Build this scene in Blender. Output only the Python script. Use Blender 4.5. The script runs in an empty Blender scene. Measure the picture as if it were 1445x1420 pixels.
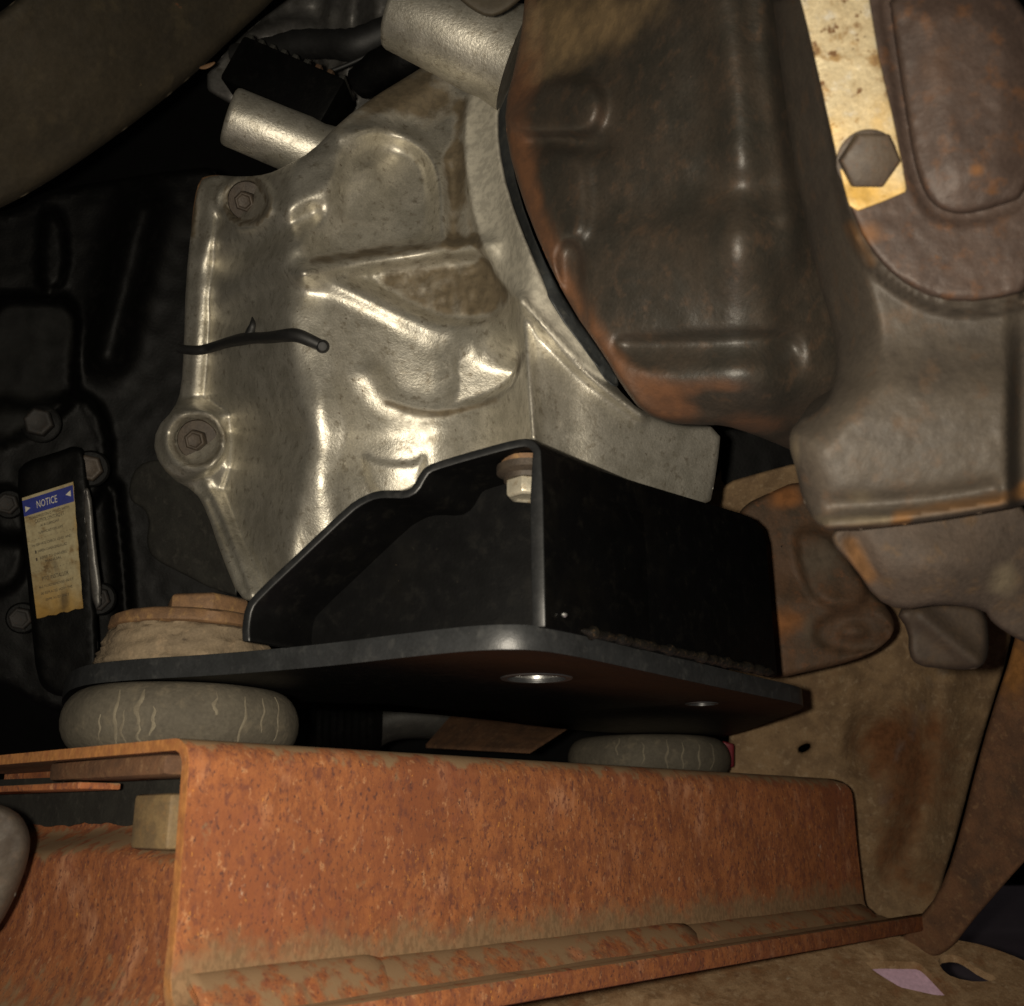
import bpy, bmesh, math, random
import numpy as np
from mathutils import Vector, Matrix
from mathutils.geometry import delaunay_2d_cdt

random.seed(7); np.random.seed(7)
S = bpy.context.scene
COL = S.collection

# ------------------------------------------------------------------ camera, light, exposure
F, CX, CY = 1500.0, 722.5, 710.0          # focal length and centre in photograph pixels
PITCH = math.radians(16.7)
cd = bpy.data.cameras.new('camera'); cam = bpy.data.objects.new('camera', cd); COL.objects.link(cam)
cam.rotation_euler = (math.pi/2 + PITCH, 0, 0)
cd.sensor_width = 36.0; cd.lens = 36.0*F/1445.0
cd.clip_start = 0.01; cd.clip_end = 50
cd.dof.use_dof = True; cd.dof.focus_distance = 0.58; cd.dof.aperture_fstop = 15.0
S.camera = cam

w = bpy.data.worlds.new('World'); S.world = w; w.use_nodes = True
bg = w.node_tree.nodes['Background']
bg.inputs[0].default_value = (0.9, 0.85, 0.75, 1); bg.inputs[1].default_value = 0.012

ld = bpy.data.lights.new('camera_flash', 'SPOT'); flash = bpy.data.objects.new('camera_flash', ld); COL.objects.link(flash)
ld.energy = 12.5; ld.spot_size = math.radians(125); ld.spot_blend = 1.0; ld.color = (1.0, 0.90, 0.735); ld.shadow_soft_size = 0.005
flash.location = (-0.020, -0.002, 0.003); flash.rotation_euler = (math.pi/2+PITCH-math.radians(3.5), 0, math.radians(4))
S.view_settings.view_transform = 'Standard'; S.view_settings.look = 'None'
S.view_settings.exposure = 0.0; S.view_settings.gamma = 1.0
S.render.resolution_x = 1024; S.render.resolution_y = 1006

# ------------------------------------------------------------------ measuring helpers
CP, SP = math.cos(PITCH), math.sin(PITCH)
def ray(x, y):
    a = (x-CX)/F; b = -(y-CY)/F
    return np.stack([a+0*b, CP - b*SP, SP + b*CP], -1) if isinstance(a, np.ndarray) else np.array([a, CP-b*SP, SP+b*CP])
def W(x, y, d):
    r = ray(x, y)
    return r*(d[..., None] if isinstance(d, np.ndarray) else d)
def onz(x, y, z):
    r = ray(x, y); return r*(z/r[2])
def onplane(x, y, p0, n):
    r = ray(x, y); return r*(np.dot(p0, n)/np.dot(r, n))
def unit(v): v = np.asarray(v, float); return v/np.linalg.norm(v)
UP = np.array([0, 0, 1.0])

# ------------------------------------------------------------------ materials
def nd(t, typ, **k):
    n = t.nodes.new(typ)
    for a, b in k.items(): setattr(n, a, b)
    return n
def ramp(t, fac, lo, hi):
    m = nd(t, 'ShaderNodeMapRange', interpolation_type='SMOOTHSTEP')
    t.links.new(fac, m.inputs[0]); m.inputs[1].default_value = lo; m.inputs[2].default_value = hi
    return m.outputs[0]
def noise(t, vec, scale, detail=6, rough=.6, dist=0.0):
    n = nd(t, 'ShaderNodeTexNoise'); t.links.new(vec, n.inputs['Vector'])
    n.inputs['Scale'].default_value = scale; n.inputs['Detail'].default_value = detail
    n.inputs['Roughness'].default_value = rough; n.inputs['Distortion'].default_value = dist
    return n.outputs['Fac']
def mixc(t, fac, a, b):
    m = nd(t, 'ShaderNodeMix', data_type='RGBA')
    if isinstance(fac, float): m.inputs[0].default_value = fac
    else: t.links.new(fac, m.inputs[0])
    for s, v in ((6, a), (7, b)):
        if isinstance(v, tuple): m.inputs[s].default_value = (*v, 1)
        else: t.links.new(v, m.inputs[s])
    return m.outputs[2]
def math2(t, op, a, b):
    m = nd(t, 'ShaderNodeMath', operation=op)
    for i, v in enumerate((a, b)):
        if isinstance(v, (int, float)): m.inputs[i].default_value = v
        else: t.links.new(v, m.inputs[i])
    return m.outputs[0]

def grime(name, c1, c2, c3=None, scale=60, metal=0.0, rough=.6, rvar=.15, bump=.25, bdist=.0006, bscale=None,
          spots=(), stretch=(1, 1, 1), stain=None, stain2=None, dust=None, spec=.5):
    """worn surface: two body tones, a third in patches, small spots, stains from the mesh, dust on ledges"""
    m = bpy.data.materials.new(name); m.use_nodes = True; t = m.node_tree
    p = t.nodes['Principled BSDF']
    tc = nd(t, 'ShaderNodeTexCoord'); mp = nd(t, 'ShaderNodeMapping'); mp.inputs['Scale'].default_value = stretch
    t.links.new(tc.outputs['Object'], mp.inputs[0]); v = mp.outputs[0]
    n1 = noise(t, v, scale, 8, .65, .3)
    col = mixc(t, ramp(t, n1, .36, .64), c1, c2)
    n2 = noise(t, v, scale*3.1, 6, .6, .1)
    if c3: col = mixc(t, ramp(t, n2, .52, .72), col, c3)
    n4 = noise(t, v, scale*14, 3, .6)
    fine = math2(t, 'MULTIPLY_ADD', n4, .7); 
    t.nodes[-1].inputs[2].default_value = .65
    mul = nd(t, 'ShaderNodeMix', data_type='RGBA', blend_type='MULTIPLY'); mul.inputs[0].default_value = 1
    t.links.new(col, mul.inputs[6]); t.links.new(fine, mul.inputs[7]); col = mul.outputs[2]
    for k, (sc, thr, c, *wd) in enumerate(spots):
        ns = noise(t, v, sc, 6, .62, .1)
        col = mixc(t, ramp(t, ns, thr, thr+(wd[0] if wd else .07)), col, c)
    rgh = math2(t, 'MULTIPLY_ADD', n2, rvar*2); t.nodes[-1].inputs[2].default_value = rough-rvar
    met = None
    for nm, st in (('stain', stain), ('stain2', stain2)):
        if st:
            at = nd(t, 'ShaderNodeAttribute', attribute_name=nm)
            nz = noise(t, tc.outputs['Object'], scale*1.3, 4, .5, 0)
            f = math2(t, 'ADD', at.outputs['Fac'], math2(t, 'MULTIPLY', math2(t, 'SUBTRACT', nz, .5), .9))
            f = math2(t, 'MULTIPLY', ramp(t, f, .22, .88), ramp(t, at.outputs['Fac'], .02, .2))
            sc = mixc(t, ramp(t, n2, .4, .62), st, tuple(x*.72 for x in st))
            col = mixc(t, f, col, sc)
            rgh = math2(t, 'ADD', rgh, math2(t, 'MULTIPLY', f, .2))
            if metal > 0:
                met = math2(t, 'MULTIPLY', met if met else metal, math2(t, 'SUBTRACT', 1.0, f))
    if dust:
        ge = nd(t, 'ShaderNodeNewGeometry'); sx = nd(t, 'ShaderNodeSeparateXYZ'); t.links.new(ge.outputs['Normal'], sx.inputs[0])
        f = math2(t, 'ADD', sx.outputs[2], math2(t, 'MULTIPLY', math2(t, 'SUBTRACT', noise(t, tc.outputs['Object'], 90, 5), .55), 3.0))
        col = mixc(t, ramp(t, f, .35, .8), col, dust)
    t.links.new(col, p.inputs['Base Color']); t.links.new(rgh, p.inputs['Roughness'])
    p.inputs['Metallic'].default_value = metal
    if met: t.links.new(met, p.inputs['Metallic'])
    p.inputs['Specular IOR Level'].default_value = spec
    bs = noise(t, v, bscale or scale*5, 6, .62)
    b = nd(t, 'ShaderNodeBump'); b.inputs['Strength'].default_value = bump; b.inputs['Distance'].default_value = bdist
    t.links.new(bs, b.inputs['Height']); t.links.new(b.outputs[0], p.inputs['Normal'])
    return m

M = {}
M['alu'] = grime('cast_aluminium', (.58, .55, .475), (.44, .415, .35), (.30, .27, .215), 70, .78, .45, .10, .5, .0005, 700,
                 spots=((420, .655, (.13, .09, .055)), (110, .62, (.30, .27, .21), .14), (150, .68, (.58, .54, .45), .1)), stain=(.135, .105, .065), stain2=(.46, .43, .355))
M['boss'] = grime('sand_cast_aluminium', (.54, .50, .42), (.42, .385, .315), (.30, .26, .195), 50, .6, .42, .1, .4, .0006, 600,
                  spots=((240, .68, (.13, .09, .05)),))
M['ironcase'] = grime('painted_iron', (.048, .037, .027), (.031, .027, .021), (.064, .042, .027), 40, .10, .49, .10, .55, .0005, 650,
                  spots=((300, .72, (.13, .08, .05)),), stain=(.125, .052, .020), stain2=(.21, .14, .066), spec=.75)
M['barrel'] = grime('dusty_iron', (.075, .061, .047), (.056, .046, .037), (.085, .058, .039), 34, .08, .58, .1, .45, .0005, 600,
                  stain=(.17, .082, .026), stain2=(.14, .11, .07), spec=.4)
M['cover'] = grime('rusty_cover', (.072, .048, .038), (.056, .038, .031), (.105, .052, .028), 45, .1, .55, .1, .4, .0006, 500,
                  spots=((90, .70, (.13, .062, .028)), (420, .70, (.045, .03, .026))), stain=(.17, .075, .026), spec=.4)
M['gold'] = grime('gold_zinc', (.74, .62, .40), (.60, .48, .29), (.70, .64, .52), 60, .35, .42, .1, .5, .0006, 400,
                  spots=((120, .54, (.42, .27, .12), .12), (60, .58, (.26, .15, .07), .08), (230, .60, (.22, .12, .055), .08), (420, .63, (.12, .08, .05))), stain=(.60, .36, .07))
M['boltiron'] = grime('bolt_iron', (.075, .054, .037), (.052, .038, .028), (.09, .05, .028), 130, .05, .6, .1, .4, .0005)
M['boltrust'] = grime('bolt_rust', (.060, .045, .032), (.042, .032, .024), (.04, .03, .022), 150, .2, .6, .1, .5, .0005)
M['boltdim'] = grime('bolt_dim', (.010, .0075, .0055), (.006, .005, .0042), (.022, .012, .007), 130, 0, .7, .1, .4, .0005)
M['bolttan'] = grime('bolt_tan', (.30, .25, .18), (.21, .17, .12), (.14, .10, .07), 110, .35, .5, .1, .4, .0005)
M['rust'] = grime('rust', (.345, .126, .047), (.220, .077, .034), (.37, .148, .056), 140, 0, .85, .1, .30, .0004, 800, stretch=(1, 1, .62),
                  spots=((14, .48, (.235, .080, .036), .22), (38, .55, (.45, .215, .115), .2), (80, .55, (.245, .083, .042), .17), (250, .51, (.165, .060, .037), .17), (300, .58, (.50, .25, .12), .15), (640, .55, (.11, .047, .034), .12), (380, .64, (.58, .25, .055), .10), (110, .67, (.56, .42, .30), .10), (300, .67, (.06, .036, .03), .07)),
                  dust=(.25, .16, .088), stain=(.25, .155, .084), stain2=(.48, .21, .065), spec=.2)
M['sandlight'] = grime('sandy_lower_plate', (.36, .24, .135), (.24, .145, .075), (.40, .28, .17), 60, 0, .85, .1, .8, .0012, 260,
                  spots=((40, .54, (.26, .12, .055), .2), (90, .60, (.19, .105, .055), .14), (130, .68, (.50, .42, .30), .10)), stain=(.23, .10, .04), spec=.2)
M['lowiron'] = grime('lower_iron', (.070, .052, .040), (.050, .038, .030), (.085, .056, .034), 40, 0, .68, .1, .6, .0006, 450, stain=(.14, .07, .028), stain2=(.15, .12, .08), spec=.25)
M['lug'] = grime('lug_iron', (.038, .026, .017), (.027, .019, .014), (.045, .028, .016), 40, 0, .7, .1, .4, .0006, spec=.3)
M['olive'] = grime('olive_paint_rust', (.20, .135, .062), (.13, .088, .045), (.20, .12, .05), 90, 0, .7, .1, .4, .0005)
M['rustdark'] = grime('rust_dark', (.15, .076, .040), (.095, .052, .031), (.18, .105, .055), 60, 0, .8, .1, .5, .0008, 380,
                  spots=((260, .66, (.05, .03, .02)),), stain=(.055, .047, .038), stain2=(.26, .12, .035), spec=.25)
M['sand'] = grime('sandy_frame', (.235, .155, .083), (.155, .100, .055), (.28, .20, .12), 55, 0, .85, .1, .8, .0012, 260,
                  spots=((60, .60, (.13, .080, .045), .16), (190, .64, (.09, .055, .035), .1), (120, .70, (.34, .27, .18), .08)), stain=(.17, .075, .032), stain2=(.19, .185, .175), spec=.25)
M['armrust'] = grime('arm_rust', (.080, .044, .024), (.048, .032, .020), (.105, .048, .022), 40, 0, .7, .1, .5, .0008, 300,
                  spots=((200, .67, (.05, .032, .02)),), stain=(.09, .07, .05), stain2=(.22, .09, .03), spec=.3)
M['black'] = grime('black_paint', (.0012, .0012, .0013), (.0018, .0018, .0019), (.0045, .0042, .0036), 45, 0, .46, .10, .18, .0003, 700,
                  spots=((28, .54, (.0028, .0026, .0022), .2), (170, .66, (.014, .012, .009), .1), (420, .72, (.03, .022, .014))), stain=(.05, .035, .02), spec=.16)
M['edgeblack'] = grime('black_plate_edge', (.026, .0275, .029), (.018, .019, .020), (.036, .037, .037), 50, .0, .42, .1, .25, .0004, 600,
                  spots=((200, .70, (.09, .085, .075)),), spec=.55)
M['edgedim'] = grime('black_strip_edge', (.011, .0115, .012), (.008, .0085, .009), (.018, .018, .018), 60, 0, .4, .1, .2, .0003, spec=.4)
M['weld'] = grime('weld', (.006, .0055, .005), (.012, .010, .007), (.045, .028, .014), 200, .1, .45, .1, .5, .0006)
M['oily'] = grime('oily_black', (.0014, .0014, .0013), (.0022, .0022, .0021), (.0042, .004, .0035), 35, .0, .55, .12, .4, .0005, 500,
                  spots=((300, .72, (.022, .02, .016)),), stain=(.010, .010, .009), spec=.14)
M['greyplate'] = grime('grey_plate', (.040, .039, .034), (.030, .029, .026), (.052, .049, .042), 60, .15, .5, .1, .4, .0005, 300, spec=.4)
M['tunnel'] = grime('tunnel_panel', (.050, .040, .026), (.040, .033, .023), (.062, .049, .030), 18, 0, .65, .1, .35, .0008, 200,
                  spots=((70, .70, (.26, .19, .10)), (55, .735, (.24, .09, .04))), spec=.35)
M['greycast'] = grime('grey_cast', (.16, .155, .145), (.11, .105, .10), (.08, .075, .065), 40, .5, .45, .1, .4, .0006, 300)
def rubber_mat():
    m = grime('cracked_rubber', (.105, .092, .070), (.080, .070, .054), (.13, .11, .08), 40, 0, .8, .08, .45, .0008, 300, spec=.2)
    return m
M['rubber'] = rubber_mat()
M['crack'] = grime('crack_dust', (.19, .165, .12), (.14, .12, .088), None, 150, 0, .9, .05, .3, .0003, spec=.15)
M['rubbertan'] = grime('dusty_rubber', (.19, .145, .095), (.15, .115, .077), (.23, .17, .11), 50, 0, .85, .08, .6, .0012, 230,
                  spots=((70, .66, (.06, .045, .032)),), spec=.2)
M['washer'] = grime('washer_rust', (.19, .105, .050), (.12, .068, .036), (.24, .14, .055), 80, .1, .7, .1, .5, .0006, spots=((160, .66, (.15, .08, .04)),))
M['bright'] = grime('bright_zinc', (.62, .62, .60), (.5, .5, .49), (.4, .4, .39), 200, .9, .3, .1, .3, .0003)
M['zincbolt'] = grime('zinc_bolt', (.60, .55, .43), (.46, .42, .33), (.34, .27, .18), 120, .5, .4, .1, .4, .0004)
M['cable'] = grime('cable_black', (.008, .008, .008), (.006, .006, .006), (.01, .01, .01), 80, 0, .6, .1, .3, .0004, spots=((220, .72, (.10, .095, .08)),))
M['gasket'] = grime('gasket', (.032, .035, .036), (.022, .024, .025), (.05, .05, .045), 90, 0, .5, .1, .5, .0008, 300, spots=((210, .70, (.12, .11, .09)),))
M['paper'] = grime('sticker_paper', (.34, .29, .17), (.27, .22, .12), (.19, .13, .055), 40, 0, .6, .1, .1, .0003, spots=((90, .66, (.10, .06, .02)),), stain=(.34, .19, .03), stain2=(.045, .03, .015))
M['blue'] = grime('sticker_blue', (.02, .03, .20), (.016, .024, .16), None, 80, 0, .5, .1, .1)
M['ink'] = grime('ink', (.03, .026, .018), (.05, .04, .025), None, 80, 0, .6, .1, .1)
M['white'] = grime('sticker_white', (.55, .52, .42), (.45, .43, .36), None, 80, 0, .6, .1, .1)
M['pink'] = grime('pink_sheet', (.85, .60, .78), (.80, .55, .72), None, 20, 0, .6, .1, .1)
M['purple'] = grime('ground_purple', (.62, .50, .64), (.55, .44, .57), (.68, .57, .68), 14, 0, .8, .1, .4)
M['dark'] = grime('underbody_black', (.006, .006, .006), (.008, .008, .008), None, 8, 0, .8, .1, .3, spec=.2)
M['red'] = grime('red_part', (.14, .010, .018), (.09, .008, .014), None, 80, 0, .5, .1, .2)

# ------------------------------------------------------------------ object helpers
def setp(o, label=None, cat=None, group=None, kind=None):
    if label: o['label'] = label
    if cat: o['category'] = cat
    if group: o['group'] = group
    if kind: o['kind'] = kind
    return o
def thing(name, label, cat, loc, group=None):
    o = bpy.data.objects.new(name, None); COL.objects.link(o); o.location = Vector(loc); o.empty_display_size = .01
    return setp(o, label, cat, group)
def origin_of(o):
    p = Vector((0, 0, 0))
    while o: p = p + o.location; o = o.parent
    return p
def mesh_obj(name, verts, faces, m, parent=None, smooth=True, base=None, attrs=None, bevel=0, bevseg=2, sharp=None):
    """world-space vertices -> ONE mesh object whose origin is its parent's origin or its own base"""
    verts = np.asarray(verts, float)
    o0 = np.array(origin_of(parent)) if parent else (np.asarray(base, float) if base is not None else
         np.array([verts[:, 0].mean(), verts[:, 1].mean(), verts[:, 2].min()]))
    me = bpy.data.meshes.new(name); me.from_pydata((verts-o0).tolist(), [], [list(map(int, f)) for f in faces]); me.update()
    for an, av in (attrs or {}).items():
        a = me.attributes.new(an, 'FLOAT', 'POINT'); a.data.foreach_set('value', np.asarray(av, np.float32))
    bm = bmesh.new(); bm.from_mesh(me)
    if bevel:
        bmesh.ops.remove_doubles(bm, verts=bm.verts, dist=1e-6)
        bmesh.ops.recalc_face_normals(bm, faces=bm.faces)
        ed = [e for e in bm.edges if len(e.link_faces) == 2 and e.calc_face_angle(0) > .5]
        bmesh.ops.bevel(bm, geom=ed, offset=bevel, segments=bevseg, affect='EDGES', profile=.5, clamp_overlap=True)
    bmesh.ops.recalc_face_normals(bm, faces=bm.faces)
    if sharp:
        for e in bm.edges:
            if len(e.link_faces) == 2 and e.calc_face_angle(0) > sharp: e.smooth = False
    for f in bm.faces: f.smooth = smooth
    bm.to_mesh(me); bm.free()
    me.materials.append(m)
    o = bpy.data.objects.new(name, me); COL.objects.link(o)
    if parent: o.parent = parent
    else: o.location = Vector(o0)
    return o

def chaikin(p, it, closed=True):
    p = np.asarray(p, float)
    for _ in range(it):
        q = np.roll(p, -1, 0) if closed else p[1:]
        a = p if closed else p[:-1]
        n = np.empty((len(a)*2, p.shape[1])); n[0::2] = a*.75+q*.25; n[1::2] = a*.25+q*.75
        if not closed: n = np.vstack([p[:1], n, p[-1:]])
        p = n
    return p
def resample(p, step, closed=True):
    p = np.asarray(p, float)
    if closed: p = np.vstack([p, p[:1]])
    L = np.r_[0, np.cumsum(np.linalg.norm(np.diff(p, axis=0), axis=1))]
    n = max(3 if closed else 2, int(round(L[-1]/step)))
    t = np.linspace(0, L[-1], n+1)
    if closed: t = t[:-1]
    return np.stack([np.interp(t, L, p[:, k]) for k in range(p.shape[1])], 1)
def seg_dist(P, poly, closed=False):
    """distance of points P (n,2) to a polyline, and position 0..1 along it"""
    poly = np.asarray(poly, float)
    if closed: poly = np.vstack([poly, poly[:1]])
    best = np.full(len(P), 1e9); pos = np.zeros(len(P)); n = len(poly)-1
    for i in range(n):
        a, b = poly[i], poly[i+1]; ab = b-a; L = (ab@ab)+1e-12
        t = np.clip(((P-a)@ab)/L, 0, 1); D = np.hypot(*(P-(a+t[:, None]*ab)).T)
        k = D < best; best[k] = D[k]; pos[k] = (i+t[k])/n
    return best, pos
def inside(P, poly):
    poly = np.asarray(poly, float); x, y = P[:, 0], P[:, 1]; r = np.zeros(len(P), bool)
    j = len(poly)-1
    for i in range(len(poly)):
        xi, yi = poly[i]; xj, yj = poly[j]
        c = ((yi > y) != (yj > y)) & (x < (xj-xi)*(y-yi)/((yj-yi)+1e-12)+xi); r ^= c; j = i
    return r
def sd(P, poly):
    d, _ = seg_dist(P, poly, True); return np.where(inside(P, poly), d, -d)      # + inside
def sstep(a, b, x):
    t = np.clip((x-a)/(b-a), 0, 1); return t*t*(3-2*t)
def rl(P, poly, h, w, f0=1., f1=1.):
    d, s = seg_dist(P, chaikin(poly, 2, False) if len(poly) > 2 else poly); return h*np.exp(-(d/w)**2)*(f0+(f1-f0)*s)
def pk(P, poly, h, e, sm=2):
    return h*sstep(-e, e, sd(P, chaikin(poly, sm)))
def blob(P, x, y, rx, ry, h, rot=0):
    c, s = math.cos(rot), math.sin(rot); dx, dy = P[:, 0]-x, P[:, 1]-y
    u = (dx*c+dy*s)/rx; v = (-dx*s+dy*c)/ry
    return h*np.exp(-(u*u+v*v))
_rng = np.random.RandomState(3)
_G = _rng.rand(64, 64)
def vnoise(P, s):
    x, y = P[:, 0]/s, P[:, 1]/s; i, j = np.floor(x).astype(int), np.floor(y).astype(int); u, v = x-i, y-j
    u = u*u*(3-2*u); v = v*v*(3-2*v); g = lambda a, b: _G[a % 64, b % 64]
    return (g(i, j)*(1-u)+g(i+1, j)*u)*(1-v)+(g(i, j+1)*(1-u)+g(i+1, j+1)*u)*v-.5

def tri2d(outline, holes, inner):
    pts, edges = [], []
    for lp in [outline]+list(holes):
        n0 = len(pts); pts += [tuple(p) for p in lp]; n = len(lp)
        edges += [(n0+i, n0+(i+1) % n) for i in range(n)]
    nb = len(pts); pts += [tuple(p) for p in inner]
    v, e, f, ov, oe, of = delaunay_2d_cdt([Vector(p) for p in pts], edges, [], 0, 1e-7)
    V = np.array([tuple(p) for p in v]); T = np.array([list(t) for t in f])
    c = V[T].mean(1); k = inside(c, outline)
    for h in holes: k &= ~inside(c, h)
    return V, T[k]
def relief(name, outline, dfn, m, parent=None, step=8, smooth=2, holes=(), back=.03, rw=7, rd=.004, stain=None, stain2=None, bdir=None, rough=0, bstep=None, sharp=.9):
    """cast or pressed piece: face modelled from its measured outline and depth, edges rolled, sides carried back by its thickness"""
    ol = resample(chaikin(outline, smooth) if smooth else outline, bstep or step*.8)
    hl = [resample(chaikin(h, 2), step*.6) for h in holes]
    loops = [ol]+hl
    inner = []
    for lp in loops:
        t = np.roll(lp, -1, 0)-np.roll(lp, 1, 0); nrm = np.stack([-t[:, 1], t[:, 0]], 1)/(np.linalg.norm(t, axis=1)[:, None]+1e-9)
        for o in (.2, .55, 1.0):
            for sg in (-1, 1): inner.append(lp+nrm*o*rw*sg)
    inner = np.vstack(inner)
    allb = lambda P: np.min([seg_dist(P, l, True)[0] for l in loops], 0)
    ins = lambda P: inside(P, ol) & np.all([~inside(P, h) for h in hl], 0) if hl else inside(P, ol)
    d = allb(inner); inner = inner[ins(inner) & (d > rw*.15)]
    x0, y0 = ol.min(0); x1, y1 = ol.max(0)
    gx, gy = np.meshgrid(np.arange(x0, x1, step), np.arange(y0, y1, step)); gx = gx + (np.arange(gx.shape[0]) % 2)[:, None]*step*.5
    g = np.stack([gx.ravel(), gy.ravel()], 1)
    g = g[ins(g)]; g = g[allb(g) > rw*1.0+step*.35]
    V, T = tri2d(ol, hl, np.vstack([inner, g]))
    dd = dfn(V)
    bd = allb(V); q = np.clip(1-bd/rw, 0, 1); dd = dd + rd*(1-np.sqrt(np.clip(1-q*q, 0, 1)))
    if rough: dd = dd + rough*(vnoise(V, 17)+.6*vnoise(V+31, 8))
    P3 = W(V[:, 0], V[:, 1], dd)
    faces = [tuple(t) for t in T]
    # side walls from the triangulation's boundary edges
    cnt = {}
    for t in faces:
        for a, b in ((t[0], t[1]), (t[1], t[2]), (t[2], t[0])):
            k = (min(a, b), max(a, b)); cnt[k] = cnt.get(k, 0)+1
    be = [k for k, c in cnt.items() if c == 1]
    dirv = unit(bdir) if bdir is not None else unit(ray(*ol.mean(0)))
    bv = sorted({i for k in be for i in k}); n = len(P3); idx = {v: n+i for i, v in enumerate(bv)}; n2 = n+len(bv); idx2 = {v: n2+i for i, v in enumerate(bv)}
    P = np.vstack([P3, P3[bv], P3[bv]+dirv*back])
    faces += [(idx[a], idx[b], idx2[b], idx2[a]) for a, b in be]
    at = {}
    for nm, fn in (('stain', stain), ('stain2', stain2)):
        if fn is not None:
            sv = np.clip(fn(V), 0, 1); at[nm] = np.r_[sv, sv[bv], sv[bv]]
    return mesh_obj(name, P, faces, m, parent, attrs=at)

def lathe(name, base, axis, prof, m, parent=None, seg=40, wob=0, sharp=.6, crumble=0):
    """prof: (radius, height) pairs from bottom to top along axis"""
    axis = unit(axis); a = unit(np.cross(axis, [1, 0, 0] if abs(axis[0]) < .8 else [0, 1, 0])); b = np.cross(axis, a)
    V, Fc = [], []
    for r, h in prof:
        for k in range(seg):
            an = 2*math.pi*k/seg; rr = r*(1+wob*math.sin(3*an+h*90)+wob*.7*math.sin(7*an+1))+(crumble*float(vnoise(np.array([[an*30+h*2500, h*3000.]]), 4)[0]) if crumble else 0)
            V.append(np.asarray(base)+axis*h+(a*math.cos(an)+b*math.sin(an))*rr)
    for i in range(len(prof)-1):
        for k in range(seg):
            k2 = (k+1) % seg; Fc.append((i*seg+k, i*seg+k2, (i+1)*seg+k2, (i+1)*seg+k))
    Fc.append(tuple(range(seg))[::-1]); Fc.append(tuple((len(prof)-1)*seg+k for k in range(seg)))
    return mesh_obj(name, V, Fc, m, parent, sharp=sharp, base=None if parent else base)
def hexprism(name, base, axis, r, h, m, parent=None, rot=0., cham=.12, dish=0):
    axis = unit(axis); a = unit(np.cross(axis, [1, 0, 0] if abs(axis[0]) < .8 else [0, 1, 0])); b = np.cross(axis, a)
    V, Fc = [], []
    rings = [(r, 0), (r, h*(1-cham)), (r*.86, h)]
    if dish: rings += [(r*.72, h), (r*.60, h-dish)]
    for rr, hh in rings:
        for k in range(6):
            an = rot+math.pi*k/3; V.append(np.asarray(base)+axis*hh+(a*math.cos(an)+b*math.sin(an))*rr)
    n = len(rings)
    for i in range(n-1):
        for k in range(6): Fc.append((i*6+k, i*6+(k+1) % 6, (i+1)*6+(k+1) % 6, (i+1)*6+k))
    Fc.append(tuple(range(6))[::-1]); Fc.append(tuple((n-1)*6+k for k in range(6)))
    return mesh_obj(name, V, Fc, m, parent, bevel=r*.05, sharp=.5, base=None if parent else base)
def tube(name, pts, rad, m, parent=None, seg=12, closed_caps=True, rib=None, sm=2):
    pts = np.asarray(pts, float)
    if sm: pts = chaikin(pts, sm, False)
    L = np.r_[0, np.cumsum(np.linalg.norm(np.diff(pts, axis=0), axis=1))]
    rad = np.interp(L/L[-1], np.linspace(0, 1, len(rad)), rad) if hasattr(rad, '__len__') else np.full(len(pts), rad)
    V, Fc = [], []; ref = UP if abs(unit(pts[-1]-pts[0])[2]) < .9 else np.array([1., 0, 0])
    for i, p in enumerate(pts):
        t = unit(pts[min(i+1, len(pts)-1)]-pts[max(i-1, 0)]); a = unit(np.cross(t, ref)); b = np.cross(t, a)
        r = rad[i]*(1+(rib[0]*(i % 2) if rib else 0))
        for k in range(seg):
            an = 2*math.pi*k/seg; V.append(p+(a*math.cos(an)+b*math.sin(an))*r)
    n = len(pts)
    for i in range(n-1):
        for k in range(seg): Fc.append((i*seg+k, i*seg+(k+1) % seg, (i+1)*seg+(k+1) % seg, (i+1)*seg+k))
    Fc.append(tuple(range(seg))[::-1]); Fc.append(tuple((n-1)*seg+k for k in range(seg)))
    return mesh_obj(name, V, Fc, m, parent, sharp=1.1)
def prism(name, poly, vec, m, parent=None, bevel=.001, holes=(), smooth=True, bevseg=2, inner=None):
    """plate: planar world polygon carried along vec"""
    poly = np.asarray(poly, float); n = len(poly); vec = np.asarray(vec, float)
    V = np.vstack([poly, poly+vec])
    Fc = [tuple(range(n))[::-1], tuple(range(n, 2*n))]+[(i, (i+1) % n, n+(i+1) % n, n+i) for i in range(n)]
    return mesh_obj(name, V, Fc, m, parent, bevel=bevel, bevseg=bevseg, sharp=.7)
def box(name, c, ex, ey, ez, m, parent=None, bevel=.001):
    c, ex, ey, ez = map(np.asarray, (c, ex, ey, ez))
    poly = [c-ex-ey-ez, c+ex-ey-ez, c+ex+ey-ez, c-ex+ey-ez]
    return prism(name, poly, 2*ez, m, parent, bevel)

# ------------------------------------------------------------------ setting: underbody behind everything, ground below
bd0 = 1.7
q = [W(-900, -900, bd0), W(2400, -900, bd0), W(2400, 1250, bd0), W(-900, 1250, bd0)]
setp(mesh_obj('underbody', q+[p+np.array([0, .05, 0]) for p in q], [(0, 1, 2, 3), (7, 6, 5, 4), (0, 4, 5, 1), (1, 5, 6, 2), (2, 6, 7, 3), (3, 7, 4, 0)], M['dark'], smooth=False), kind='structure')
gz = -.17
setp(mesh_obj('ground', [(-8, -3, gz), (8, -3, gz), (8, 12, gz), (-8, 12, gz)], [(0, 1, 2, 3)], M['purple'], smooth=False), kind='structure')

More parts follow.
